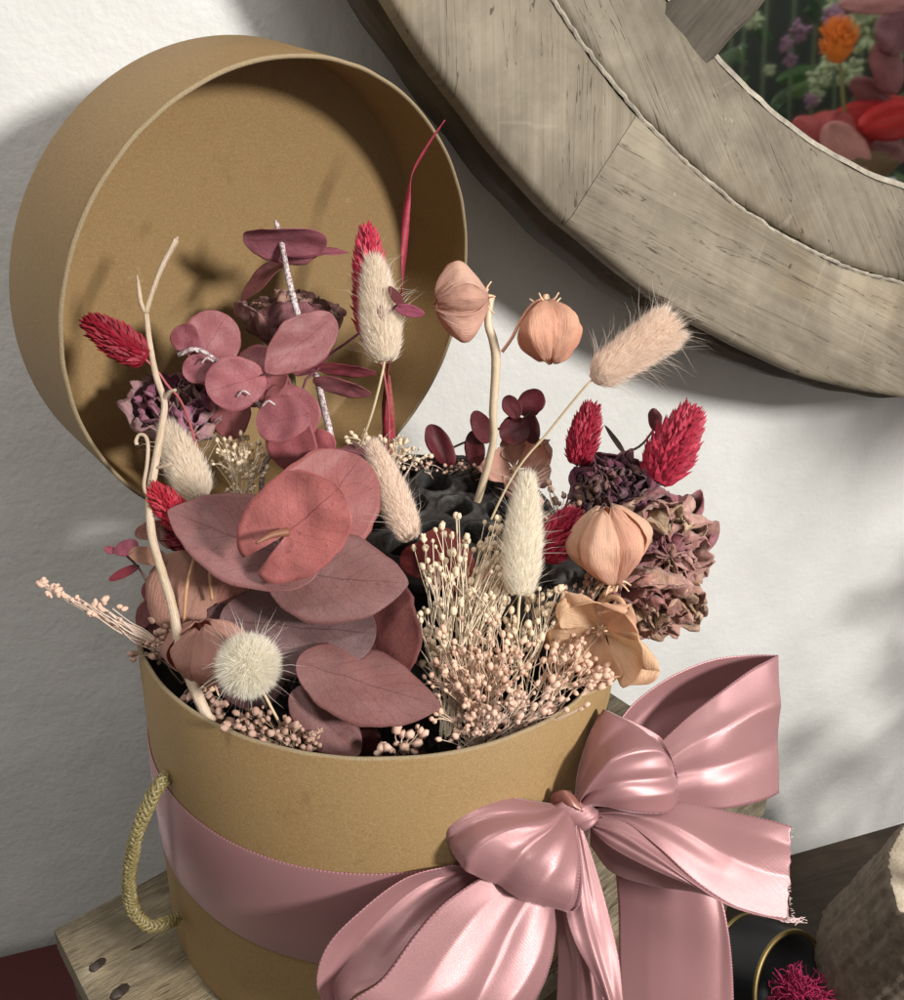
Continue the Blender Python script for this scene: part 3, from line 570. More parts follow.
# ---- bunny tails
def fur(name,label,b,t,R,col,n=8500,awn=120,stem=None,fan=.5,hl=1.0,group='fluffy bunny tail grass heads',prof=None,sphere=False):
    b=P(*b);t=P(*t);ax=t-b;L=np.linalg.norm(ax);ax/=L;x=nrm(np.cross(ax,fw));y=np.cross(ax,x)
    rootp=stem[-1] if stem else b
    r=thing(name,label,'dried grass',rootp if len(rootp)==3 and not isinstance(rootp,tuple) else P(*rootp),group)
    pf=prof or (lambda s:math.sin(PI*min(1,s*.96+.035)**.72)**.55*(1-.15*s))
    mb=MB();mb.lathe([(0,0)]+[(R*.80*pf(s),s*L) for s in np.linspace(.03,.97,14)]+[(0,L*.98)],b,ax,x,20)
    for i in range(n+awn):
        A=i>=n
        s=random.random()**.95;th=random.uniform(0,2*PI);rad=math.cos(th)*x+math.sin(th)*y
        if sphere:s=random.random()
        elif A:s=random.uniform(.05,1)
        r0=R*.78*pf(s);o=b+ax*s*L+rad*r0
        if A:
            l=random.uniform(.4,.95)*R*2.1*hl;d=nrm(ax*random.uniform(.25,1.1)+rad*random.uniform(.6,1.1)+rng.normal(0,.12,3));w=.00007
        else:
            l=R*random.uniform(.3,.62);d=nrm(ax*(.75+.5*s)+rad*random.uniform(.25,.75)*(1+fan*s)+rng.normal(0,.22,3));w=.000105
        if sphere:d=nrm(ax*(2*s-1)*1.0+rad*2*math.sqrt(max(.001,s*(1-s)))+rng.normal(0,.3,3));l*=(.8 if not A else 1.3)
        sd=nrm(np.cross(d,rng.normal(size=3)))*w
        bend=(ax*.18 if not A else rng.normal(0,.07,3)+ax*.05-np.array([0,0,.1]))*l
        m=o+d*l*.5;e=o+d*l+bend
        mb.add([o-sd,o+sd,m+sd*.8,m-sd*.8,e],[(0,1,2,3),(3,2,4)])
    o_=mb.build('seed_head',FURS[col],r,smooth=False)
    if stem:stempart(r,[b+ax*.003]+list(stem),[.0005,.0006],STRAW,(.66,.52,.33))
    return r
fur('bunny_tail','slim pale bunny tail standing upright before the red head and lid','_'and(385,362,.346),(374,262,.348),.0085,'grey',stem=[(383,370,.347),(373,410,.352),(362,442,.360),(354,470,.375),base(-.01,.04)])
fur('bunny_tail','largest fluffiest peach bunny tail reaching right towards the mirror',(592,380,.372),(672,325,.372),.0098,'blush',stem=[(586,386,.373),(550,430,.385),(505,490,.395),base(.03,.03)],n=9000,awn=200,fan=1.1,hl=1.1,prof=lambda s:(.72+.33*s)*min(1,(s*9+.12))**.6*(1-max(0,s-.85)*2.2))
fur('bunny_tail','peach bunny tail lying head down over the black pod',(411,540,.335),(373,446,.345),.0068,'blush',stem=None,awn=130,hl=1.25)
fur('bunny_tail','creamy bunny tail standing in the white sprigs at the centre right',(520,596,.318),(527,478,.325),.0076,'cream',stem=[(519,605,.319),(514,640,.325),base(.045,-.02)],n=8500,awn=130,hl=1.1)
def ballfur():
    c=(248,665,.286);r=fur('bunny_tail','round white bunny tail pointing straight out above the front rim',(250,668,.2955),(247,663,.2765),.0096,'white',n=9500,awn=150,fan=1.3,hl=.62,prof=lambda s:2*math.sqrt(max(0,s*(1-s))),sphere=True,stem=[(262,690,.303),(290,740,.307),base(-.03,-.05)])
ballfur()
fur('bunny_tail','greyish bunny tail tucked behind the bleached twig at left',(200,500,.338),(168,428,.345),.0082,'grey',n=6500,awn=60,stem=[(205,510,.34),base(-.05,-.01)])
# ---- phalaris
def phal(label,b,t,R,cols,stem,n=340,mat=None):
    b=P(*b);t=P(*t);ax=t-b;L=np.linalg.norm(ax);ax/=L;x=nrm(np.cross(ax,fw));y=np.cross(ax,x)
    r=thing('canary_grass',label,'dried grass',stem[-1] if not isinstance(stem[-1],tuple) else P(*stem[-1]),'crimson canary grass heads')
    pf=lambda s:math.sin(PI*(.07+.88*s)**.85)**.6
    mb=MB();mb.lathe([(0,0)]+[(R*.66*pf(s),s*L*.96) for s in np.linspace(.03,.97,10)]+[(0,L*.97)],b,ax,x,14)
    for i in range(n):
        s=(i+.5)/n;th=i*2.39996+random.uniform(-.2,.2);rad=math.cos(th)*x+math.sin(th)*y;tg=np.cross(ax,rad)
        o=b+ax*s*L*.9+rad*R*.62*pf(s);l=random.uniform(.75,1.15)*R*.62;w=l*.21
        d=nrm(ax*(.85+.9*s)+rad*random.uniform(.45,.8)*(1.1-.5*s)+rng.normal(0,.1,3));nn=nrm(np.cross(tg,d));
        mb.add([o,o+d*l*.45+tg*w-nn*w*.4,o+d*l*.5+nn*w*.5,o+d*l*.45-tg*w-nn*w*.4,o+d*l],[(0,1,2),(0,2,3),(2,1,4),(3,2,4)])
    mb.build('seed_head',REDB,r,smooth=False,color=cols)
    stempart(r,[b+ax*.002]+list(stem),[.0005],STRAW,(.40,.10,.10));return r
phal('small crimson grass head at far left in front of the lid',(147,359,.325),(88,321,.322),.0083,(.30,.006,.022),[(165,382,.33),(195,440,.345),base(-.06,.0)],n=300)
phal('crimson pink grass head rising behind the upright pale bunny tail',(374,345,.366),(367,224,.366),.0098,(.55,.03,.07),[(385,380,.364),(389,450,.38),base(0,.03)],n=420)
phal('narrow crimson grass head above the dark purple rose',(577,466,.388),(592,404,.388),.0088,(.38,.012,.04),[(574,475,.388),(560,520,.395),base(.06,.03)],n=340)
phal('widest crimson pink grass head above the large dried rose',(655,484,.372),(692,410,.372),.0125,(.47,.025,.06),[(648,492,.372),(622,530,.37),base(.08,.0)],n=380)
phal('crimson grass head peeking out behind the bleached twig at left',(188,528,.322),(152,488,.322),.0070,(.46,.015,.035),[(200,540,.325),base(-.05,-.02)],n=260)
phal('crimson grass head half hidden behind the creamy bunny tail',(540,560,.345),(575,515,.345),.0095,(.40,.015,.05),[(530,570,.345),base(.05,.0)],n=300)
phal('dark crimson grass head under the left tip of the big leaf',(228,562,.330),(165,535,.325),.0066,(.20,.008,.02),[(240,600,.335),base(-.04,-.02)],n=260)
# magenta grass blade
gbld=thing('grass_blade','long twisted magenta blade rising in front of the lid','dried grass',base(.0,.05))
def blade(pts,w,parent,col,tw=1.5,name='blade'):
    p=spline([P(*q) for q in pts],60);mb=MB();G=[]
    for i in range(60):
        u=i/59;ww=np.interp(u,np.linspace(0,1,len(w)),w)*1.0;t=nrm(p[min(i+1,59)]-p[max(i-1,0)]);s=nrm(np.cross(t,fw));q=nrm(np.cross(t,s));a=tw*math.sin(u*5);dd=s*math.cos(a)+q*math.sin(a)
        G.append([p[i]-dd*ww,p[i]+q*ww*.25,p[i]+dd*ww])
    G=np.array(G);U=np.stack(np.meshgrid(np.linspace(0,1,60),np.linspace(0,1,3),indexing='ij'),-1);mb.grid(G,U);return mb.build(name,REDB,parent,color=col,solid=.0003)
blade([(389,442,.40),(388,400,.392),(388,365,.388),(396,320,.38),(402,290,.376),(404,250,.374),(407,205,.372),(412,175,.370),(428,145,.366),(445,120,.362)],[.0024,.0018,.0014,.0026,.0016,.0017,.0008,.0002],gbld,(.36,.03,.06),2.2)
blade([(389,470,.402),(389,440,.400),(388,405,.394),(388,375,.388)],[.0028,.0030,.0028,.001],gbld,(.36,.09,.07),.3,'sheath')
stempart(gbld,[base(.0,.05),(389,478,.402)],[.001],STRAW,(.4,.1,.1))
# ---- papery pods
def pod(name_label,c,R,axis,stem,col,op=0.,lobes=5,Lr=1.25,tipo=.25,seed=0,group='peach papery seed pods',stemr=(.0012,.0012),scol=(.66,.42,.26)):
    """lantern of inflated lobes; axis = direction from stem base to tip (image dx, dy, towards viewer)"""
    ax=nrm(RT*axis[0]-UP*axis[1]-fw*axis[2]);x=nrm(np.cross(ax,UP+.1*RT));y=np.cross(ax,x);o=P(*c)-ax*R*Lr*.5
    rt=stem[-1];r=thing('seed_pod',name_label,'dried seed pod',P(*rt) if isinstance(rt,tuple) else rt,group)
    for k in range(lobes):
        t0=2*PI*k/lobes+seed;G=np.zeros((22,17,3));U=np.zeros((22,17,2));sd=random.uniform(0,30)
        for i in range(22):
            u=i/21
            for j in range(17):
                v=2*j/16-1
                if op==0:wid=(PI/lobes)*1.10*(1 if u<.93 else max(.0,1-((u-.93)/.07)**2)**.5)
                else:wid=(PI/lobes)*1.22*math.sin(PI*(u*.82+.10))**.5*(1 if u<.84 else max(.0,1-((u-.84)/.16)**2)**.5)
                th=t0+wid*v
                rr=R*(math.sin(PI*(u*(.955-.50*op)+.02))**.70)*(1.06-.36*abs(v)**1.5)*(1+.10*math.sin(k*2.7+seed*9))+op*R*(.62+.16*math.sin(k*2.4+seed*7))*u**1.4+op*R*.22*u*u*noise.noise((v*1.8+sd,u*2,sd))
                rr*=1+.07*noise.noise((u*2+sd,v*1.5,sd))
                rr+=R*.22*tipo*max(0,u-.8)/.2
                h=R*Lr*(1.05*u**(.9)-op*(.62+.3*math.sin(k*1.9+seed*5))*u**2+op*.28*(v*v-.3)*u)+R*.07*noise.noise((u*3,v*3+sd,2))*u
                rr*=1+.20*noise.noise((math.cos(th)*1.3+seed*9,math.sin(th)*1.3,u*1.6+seed*5));rr+=R*.03*u*math.sin(v*10+2*noise.noise((u*3,sd,0)))+R*.05*noise.noise((v*4+sd,u*7,3))
                h+=R*.16*noise.noise((math.cos(th)*1.2+4,math.sin(th)*1.2+seed*7,u))*u
                # edges roll out
                rr+=R*.16*abs(v)**7*math.sin(PI*min(1,u*1.05))
                G[i,j]=o+ax*h+rr*(math.cos(th)*x+math.sin(th)*y);U[i,j]=(u,(v+1)/2)
        mb=MB();mb.grid(G,U);q=random.uniform(.9,1.08);mb.build('sepal',PETAL,r,color=tuple(min(.9,z*q) for z in col),solid=.0003)
    mb=MB();mb.tube([o-ax*R*.18,o+ax*R*.06],[.0012,.0022],8,6)
    for k in range(5):
        t=2*PI*k/5+seed;d=math.cos(t)*x+math.sin(t)*y;mb.tube([o+ax*.0004,o+d*R*.3+ax*R*.03,o+d*R*.5-ax*R*.12],[.0007,.0003],5,8)
    mb.build('calyx',simple('pale calyx',(.78,.56,.36),.5) if 0 else STRAW,r,color=(.80,.55,.36))
    mb=MB();mb.tube([o-ax*R*.1]+[P(*q) if isinstance(q,tuple) else q for q in stem],list(stemr),8,26);mb.build('stem',STRAW,r,color=scol)
    return r
PO=(.93,.57,.42)
pod('pale pink papery pod on thick forked stem against the lid edge',(463,301,.372),.0142,(-.75,.10,.1),[(488,322,.374),(493,340,.376),(496,362,.380),(493,410,.388),(489,462,.40),base(.03,.05)],(.92,.62,.50),Lr=1.55,seed=.5,stemr=(.0012,.0019,.0021,.0017,.0019),scol=(.66,.53,.37))
pod('peach papery lantern pod below the mirror hanging from the forked stem',(548,330,.375),.0146,(.05,.95,.05),[(532,305,.376),(520,322,.377),(512,338,.377),(502,352,.378)],PO,Lr=1.75,seed=.2,stemr=(.0006,.0008),tipo=.1,scol=(.7,.36,.24))
pod('plump peach papery pod in front of the dark purple rose',(610,548,.335),.0150,(-.10,-.80,.12),[(606,592,.337),(598,606,.340),(585,640,.345),base(.07,-.01)],(.94,.63,.48),Lr=1.95,seed=.7,stemr=(.0012,.0009))
pod('open petalled peach pod resting above the right rim',(598,640,.318),.0140,(-.35,.35,.75),[(625,610,.326),(600,605,.338),base(.06,-.03)],(.94,.66,.46),op=.75,Lr=1.0,tipo=.3,seed=.3)
pod('small open peach pod standing behind the black pod',(520,466,.415),.0120,(.3,-.2,.7),[(500,500,.43),base(.04,.07)],(.82,.54,.44),op=.8,Lr=.9,seed=.1)
# large soft petals left
n6=thing('seed_pod','big dusky pink papery pod behind the bleached twig over left rim','dried seed pod',base(-.06,-.03),'peach papery seed pods')
DP=(.56,.32,.27)
for q,kw in [(((183,592,.322),42,38,70),dict(cup=-.3)),(((215,600,.326),42,28,60),dict(cup=-.25)),(((170,535,.326),14,12,100),{}),(((150,530,.328),16,9,200),{}),(((148,556,.322),20,9,-10),{}),(((205,560,.326),36,14,10),{})]:
    leaf(n6,*q,tuple(x*random.uniform(.9,1.1) for x in DP),PETAL,'sepal',psi=random.uniform(-15,15),**kw)
for a,b in (((196,552,.318),(184,620,.319)),((214,545,.320),(212,600,.321))):stempart(n6,[a,((a[0]+b[0])/2-3,(a[1]+b[1])/2,.317),b],[.0006],STRAW,(.55,.3,.16),'rib')
stempart(n6,[(184,620,.320),base(-.06,-.03)],[.0008],STRAW,(.5,.3,.2))
pod('dusky salmon papery pod left of the round white bunny tail',(207,655,.312),.0150,(-.05,-.75,.2),[(205,700,.315),base(-.05,-.06)],(.66,.38,.31),Lr=1.5,seed=.2)
# ---- dried roses
def rose(label,c,R,axis,cols,layers=5,per=5,ruff=.2,height=1.1,open_=.35,stem=None,group='dried roses',seed=0,sq=1.0):
    ax=nrm(RT*axis[0]-UP*axis[1]-fw*axis[2]);x=nrm(np.cross(ax,[.1,.2,1]));y=np.cross(ax,x);o=P(*c)-ax*R*height*.5
    r=thing('dried_rose',label,'dried flower',stem,group);rs=random.Random(seed)
    for L in range(layers):
        f=(L+1)/layers
        for k in range(per if L else 3):
            n_=per if L else 3;t0=2*PI*(k/n_)+L*1.1+rs.uniform(-.25,.25);sd=rs.uniform(0,90)
            G=np.zeros((24,46,3));U=np.zeros((24,46,2));sp=(PI/n_)*(1.7-.25*f);hh=R*height*(1.05-.22*f*f+rs.uniform(-.1,.1)*1)
            for i in range(24):
                u=i/23
                for j in range(46):
                    v=2*j/45-1;ed=u**1.5
                    th=t0+sp*v*(.45+.55*math.sin(PI*min(.5,u*.6+.05)))*(1 if u<.6 else (1-.62*((u-.6)/.4)**2)**.5)
                    ru=ruff*(ed*(math.sin(v*8+sd+u*1.5)*.42+noise.noise((v*3.2+sd,u*2.0,L))*.9)+0.26*(.25+ed)*noise.noise((v*11+sd,u*3.5,L))+.08*noise.noise((v*26+sd,u*7,L)))
                    rr=R*f*sq*(.30+.70*math.sin(PI*.5*min(1,u*1.35)))*(1-.18*(1-f)*u)+R*open_*f*u**3*.6+R*ru
                    rr+=R*.10*noise.noise((v*5+sd,u*5+sd,1.))
                    h=hh*(u-.24*abs(v)**4*u)+R*ruff*(.55*ed*noise.noise((v*4.5+sd,u*2,9+L))+.22*ed*noise.noise((v*16+sd,2,9+L)))
                    # rolled lip
                    if u>.85:h-=R*open_*.5*(u-.85)/.15*f
                    G[i,j]=o+ax*h+rr*(math.cos(th)*x+math.sin(th)*y);U[i,j]=(u,(v+1)/2)
            mb=MB();mb.grid(G,U);cc=cols[rs.randrange(len(cols))];mb.build('petal',ROSE,r,color=cc,solid=.0004)
    mb=MB();mb.ball(o+ax*R*.3,R*.4,10,8);mb.build('heart',ROSE,r,color=cols[0])
    mb=MB();mb.tube([o+ax*.002,o-ax*R*.3,(o-ax*R*.3+stem)/2,stem],[.0016],8,18);mb.build('stem',STRAW,r,color=(.16,.17,.06))
    return r
rose('dusty mauve dried rose behind the tall frosted stem against the lid',(291,322,.380),.0205,(.05,-.9,.25),[(.42,.21,.20),(.36,.16,.17),(.46,.27,.21),(.24,.09,.10)],4,4,.15,1.25,.12,base(-.03,.03),seed=4)
rose('purple dried rose low in the lid behind the round pink leaves',(180,412,.362),.0185,(.1,-.55,.55),[(.36,.13,.21),(.27,.08,.15),(.42,.24,.25)],5,4,.2,1.2,.15,base(-.05,.01),seed=9)
rose('dark purple dried rosebud between red heads and plump peach pod',(612,492,.378),.0170,(-.3,-.5,.6),[(.14,.028,.065),(.09,.018,.045),(.19,.05,.09)],5,4,.22,1.2,.08,base(.07,.02),seed=12)
rose('largest crinkled dusty pink dried rose at the right edge of bouquet',(652,545,.372),.0232,(.25,.25,.8),[(.56,.33,.28),(.48,.25,.22),(.62,.43,.33),(.34,.13,.15),(.56,.42,.27)],7,3,.33,1.15,.10,base(.085,.0),seed=21,sq=1.0)
rose('ragged brownish pink dried rose hanging below the largest rose',(650,600,.362),.0192,(.0,.75,.55),[(.50,.27,.22),(.38,.17,.15),(.58,.40,.28),(.26,.10,.10)],5,3,.34,1.25,.25,base(.08,-.01),seed=33)
# ---- bleached contorted twig
tw=thing('bleached_twig','bleached forked twig leaning up from the left rim of box','twig',P(210,716,.305))
tf=[(212,722,.307),(203,708,.306),(190,675,.306),(180,645,.308),(172,605,.310),(160,565,.314),(152,535,.318),(150,500,.322),(156,460,.325),(163,420,.328),(164,400,.328),(156,375,.327),(150,345,.326),(146,312,.325)]
stempart(tw,tf,[.0019,.0021,.0017,.0015,.0016,.0013,.0012,.0010],TWIG,n=90,seg=9,rough=.05,name='main_stem')
stempart(tw,[(146,314,.325),(153,290,.324),(163,265,.323),(172,248,.322),(176,240,.322)],[.0010,.0010,.0011,.0012],TWIG,n=30,rough=.08,name='fork')
stempart(tw,[(146,314,.325),(141,303,.324),(139,288,.323),(137,275,.323)],[.0008,.0009,.0004],TWIG,n=20,rough=.1,name='fork')
stempart(tw,[(163,400,.328),(170,392,.325),(176,390,.324)],[.0008,.0006],TWIG,n=8,name='fork')
stempart(tw,[(175,241,.322),(178,237,.321)],[.0011,.0003],TWIG,n=6,name='fork')
stempart(tw,[(150,500,.321),(144,487,.319),(147,465,.318),(148,445,.318),(145,436,.318),(139,435,.318),(136,441,.318),(137,445,.318)],[.0006,.0007,.0007,.0006,.0008],TWIG,n=36,name='hook')
stempart(tw,[(156,468,.324),(166,466,.322),(172,463,.322)],[.0006,.0009],TWIG,n=8,name='fork')
# ---- lotus pod
lp=thing('lotus_pod','black dried lotus pod with deep seed holes in the middle of the box','seed pod',base(.03,.055))
c0=hit(455,512,np.array([0,0,.172]),cz)+[0,0,0];pax=nrm([.06,-.22,1]);px_=nrm(np.cross(pax,[0,1,0]));py_=np.cross(pax,px_)
RP=.051
holes=[]
for k,(rr,nn) in enumerate(((0,1),(.42,6),(.76,11))):
    for i in range(nn):holes.append((rr*RP*math.cos(2*PI*i/nn+k)*random.uniform(.93,1.05),rr*RP*math.sin(2*PI*i/nn+k)*random.uniform(.93,1.05),RP*random.uniform(.125,.165)))
g=150;V=[];idx={};xs=np.linspace(-1,1,g)
mb=MB();nr,na=120,300;G=np.zeros((nr,na+1,3))
for i in range(nr):
    for j in range(na+1):
        rr=RP*(i/(nr-1));t=2*PI*j/na;a,b=rr*math.cos(t),rr*math.sin(t)
        edge=(i/(nr-1))
        z=.003*(1-edge**2)-.003*max(0,edge-.9)/.1+.0009*noise.noise((a*60,b*60,1))+.0008*noise.noise((a*260,b*260,4))
        for (hx,hy,hr) in holes:
            dd=math.hypot(a-hx,(b-hy))/hr
            if dd<1.5:z-= .020*max(0,min(1,(1.0-dd)/.16)) ;z+=.0010*math.exp(-((dd-1.12)/.16)**2)
        if i==nr-1:z-=.004
        w=1+.02*math.sin(5*t)+.015*math.sin(11*t+1)
        G[i,j]=c0+px_*a*w+py_*b*w+pax*z
mb.grid(G,np.zeros((nr,na+1,2)))
V=[];prof=[(RP*1.0,-.004),(RP*.99,-.012),(RP*.9,-.025),(RP*.6,-.042),(RP*.2,-.052)]
mb.lathe(prof,c0,pax,px_,80,fn=lambda t,r,h:(r*(1+.02*math.sin(t*18)*(-h*20)),h));mb.build('seed_head',POD,lp)
# second smaller pod lower right
lp2=thing('lotus_pod','smooth black dried pod half hidden behind the plump peach pod','seed pod',base(.055,.0))
c1=P(545,590,.362);mb=MB();q=nrm([.15,-.35,1]);mb.lathe([(0,.004),(.012,.0045),(.022,.002),(.027,-.003),(.025,-.012),(.012,-.03),(.004,-.036)],c1,q,nrm(np.cross(q,[0,1,0])),60,fn=lambda t,r,h:(r*(1+.04*math.sin(t*5)+.02*math.sin(t*17)),h+.001*math.sin(t*7)));mb.build('seed_head',POD,lp2)
# ---- fine branching sprigs
def sprig(label,b,regions,col,br=.0013,sr=.00020,up=.35,splay=1.,name='gypsophila_sprig',group='fine sprigs of tiny dried buds',seed=0):
    r=thing(name,label,'dried flowers',P(*b) if isinstance(b,tuple) else b,group);b=P(*b) if isinstance(b,tuple) else np.array(b)
    st=MB();bd=MB();rs=random.Random(seed);br*=.84;sr*=.82
    def ins(p):
        q=math.hypot(p[0],p[1])
        if p[2]<H+.0015 and q>.0945:p=np.array([p[0]*.0945/q,p[1]*.0945/q,p[2]])
        return p
    regions=[(*q[:6],int(q[6]*1.35)) for q in regions]
    for (cx,cy,d,rx,ry,rd,n) in regions:
        # hub points where bunches divide
        hubs=[]
        nh=max(2,n//5)
        for i in range(nh):
            a=rs.uniform(0,2*PI);q=rs.random()**.5*.75;tp=P(cx+rx*q*math.cos(a),cy+ry*q*math.sin(a)+ry*.3,d+rs.uniform(-rd,rd));hp=b+(tp-b)*rs.uniform(.5,.72)+UP*.001*rs.uniform(-1,3);hubs.append((hp,tp))
            off=np.array([rs.uniform(-1,1),rs.uniform(-1,1),0])*.003*splay
            st.tube([b+off,(b+off)*.5+hp*.5+RT*rs.uniform(-.003,.003),hp],[sr*1.7,sr*1.3],4,7,cap=False)
        for i in range(n):
            hp,tp=hubs[i%nh];a=rs.uniform(0,2*PI);q=rs.random()**.6
            t=tp+(RT*rx*.55*q*math.cos(a)+UP*ry*.55*q*math.sin(a))*d/F-fw*rs.uniform(-rd,rd)*.6
            t=ins(t)
            mid=hp*.45+t*.55+RT*rs.uniform(-.0015,.0015)+UP*rs.uniform(-.001,.002)
            st.tube([hp,mid,t],[sr*1.15,sr*.8],4,6,cap=False)
            k=br*rs.uniform(.6,1.15);bd.ball(t,k,7,5,rs.uniform(.95,1.45),t-mid,.16)
            if rs.random()<.4:
                t2=ins(mid+(t-mid)*.45+nrm(rng.normal(size=3))*.0035);st.tube([mid,t2],[sr*.8,sr*.6],3,None,cap=False);bd.ball(t2,k*.75,6,4,1.2,t2-mid,.2)
            if rs.random()<.25:
                for w in range(4):
                    dv=nrm(t-mid)*.7+nrm(rng.normal(size=3))*.6;bd.ball(t+dv*k*.8,k*.55,5,4,1.5,dv)
    st.build('stems',GSTEM[col],r,kind='stuff');bd.build('buds',BUDS[col],r,kind='stuff');return r
sprig('tall cream sprig of tiny buds fanning up at the centre of the box',(448,735,.322),[(466,545,.330,58,46,.008,74),(440,590,.328,28,80,.008,40),(512,530,.335,32,35,.006,22)],'cream',seed=1,br=.00145,sr=.00025)
sprig('dense peach sprig packed with buds right of the big leaves',(480,750,.322),[(480,650,.318,55,42,.009,110),(455,690,.31,40,30,.008,30)],'peach',seed=2,br=.0013,sr=.00023)
sprig('airy pale sprig spreading below the creamy bunny tail',(520,740,.322),[(520,605,.322,54,34,.008,44),(560,590,.333,30,18,.008,12)],'cream',seed=3,br=.0016)
sprig('peach sprig leaning right under the open petalled pod',(540,735,.318),[(560,650,.322,45,35,.010,46),(600,670,.318,22,20,.006,16)],'peach',seed=4,br=.0015,sr=.00024)
sprig('pale tangled sprig lying along the front right rim',(470,770,.312),[(520,700,.306,60,25,.009,44),(470,720,.303,40,22,.006,30)],'pink',seed=5,br=.0014)
sprig('small white branching sprig at the middle of the front rim',(396,762,.306),[(402,737,.3,32,12,.003,12)],'pink',seed=6,br=.0019,sr=.00026)
sprig('dusky brown sprig packed under the round white bunny tail',(300,770,.312),[(265,722,.300,48,22,.008,60),(310,730,.306,30,16,.006,24)],'dusk',seed=7,br=.0015)
sprig('cream bunch of buds below the round pink leaves near the lid',(245,520,.355),[(240,448,.356,26,34,.006,60)],'cream',seed=8,br=.0011,sr=.00018)
sprig('cream buds in front of lid between the two upper bunny tails',(392,490,.385),[(372,438,.375,30,18,.006,28),(408,450,.385,26,16,.006,24)],'cream',seed=10,br=.0013)
sprig('tiny pale buds along the far edge of the black pod',(450,490,.43),[(440,462,.425,55,10,.006,26),(490,470,.425,25,10,.004,14)],'pink',seed=11,br=.0012)
sprig('pale brown buds between black pod and dark purple rose',(560,560,.385),[(562,498,.385,26,26,.008,26)],'dusk',seed=12,br=.0017)
sprig('dusky sprig of buds behind the open petalled pod',(570,660,.345),[(572,598,.345,30,24,.006,34),(600,575,.35,22,20,.006,14)],'dusk',seed=13,br=.0015)
sprig('dusky tangled buds inside the left rim of the box',(190,680,.325),[(158,640,.322,26,22,.006,26),(205,700,.31,30,12,.006,16)],'dusk',seed=15,br=.0016)
# long left sprig
ls=thing('gypsophila_sprig','long straw coloured sprig reaching out left over the rim','dried flowers',P(180,670,.33),'fine sprigs of tiny dried buds')
st=MB();bd=MB();rs=random.Random(5)
for i in range(30):
    e=rs.uniform(.15,1)**.6;x1=160-118*e;y1=636-52*e;j=rs.uniform(-1,1)*(11*(1-e)+2.5)
    st.tube([P(185,665+rs.uniform(-8,8),.326),P(150,640+j,.322),P((150+x1)/2,(640+y1)/2+j*1.2+3,.318+rs.uniform(-.003,.003)),P(x1,y1+j,.316)],[.00028,.00024],4,12)
    if rs.random()<.8:bd.ball(P(x1,y1+j,.316),rs.uniform(.0003,.0008),6,4,1.3)
for (x,y) in((42,582),(56,588),(50,596),(96,603),(100,608),(122,606),(92,612),(106,600),(60,592)):
    for k in range(4):bd.ball(P(x+rs.uniform(-3,3),y+rs.uniform(-3,3),.316),rs.uniform(.0006,.0013),6,4,1.5)
st.tube([P(42,582,.316),P(52,588,.316),P(60,592,.316),P(75,600,.317),P(100,612,.318)],[.0004],5,14);st.tube([P(60,590,.316),P(54,584,.316),P(50,587,.316)],[.0004],5,8)
st.build('stems',GSTEM['pink'],ls,kind='stuff');bd.build('buds',BUDS['pink'],ls,kind='stuff')
# loose dark filling
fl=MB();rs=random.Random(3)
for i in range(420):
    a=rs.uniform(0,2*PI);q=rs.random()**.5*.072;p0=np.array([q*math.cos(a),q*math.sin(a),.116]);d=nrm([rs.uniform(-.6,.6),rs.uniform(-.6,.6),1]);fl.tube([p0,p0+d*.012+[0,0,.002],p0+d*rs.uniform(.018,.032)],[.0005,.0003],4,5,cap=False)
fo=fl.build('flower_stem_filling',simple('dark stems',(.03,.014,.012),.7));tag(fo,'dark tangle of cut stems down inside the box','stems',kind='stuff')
# ---------------------------------------------------------------- tin with moss
tn=thing('tin','black open tin with gold rims holding magenta moss','tin',P(790,1035,.68))
tax=nrm(RT*.52+UP*.10-fw*.85);tx=nrm(np.cross(tax,[0,0,1]));tc=P(791,988,.68);TR=.042
mb=MB();mb.lathe([(0,-.045),(TR-.001,-.045),(TR,-.043),(TR,-.003),(TR+.0003,-.001),(TR-.002,-.001),(TR-.002,-.038),(0,-.038)],tc,tax,tx,96);tbody=mb.build('body',TIN,tn)
for h in(0,-.043):
    mb=MB();mb.lathe([(TR-.0022,h-.002),(TR-.0022,h+.0008),(TR-.0005,h+.0014),(TR+.0012,h+.0006),(TR+.0014,h-.0014),(TR+.0003,h-.002)],tc,tax,tx,96);mb.build('gold_rim',GOLD,tbody)
mo_=thing('moss','clump of magenta dyed moss spilling from the black tin','moss',P(800,1010,.66))
mb=MB();rs=random.Random(8)
mc=P(803,1000,.665)
for i in range(420):
    d=nrm(rng.normal(size=3));s=mc+d*rs.uniform(.004,.017)*np.array([1.1,1.1,1]);p=[s]
    for k in range(4):
        d=nrm(d+rng.normal(0,.6,3));p.append(p[-1]+d*.0035)
    mb.tube(p,[.00055,.00035],4,9)
mb.build('moss_tuft',MOSS,mo_,kind='stuff')
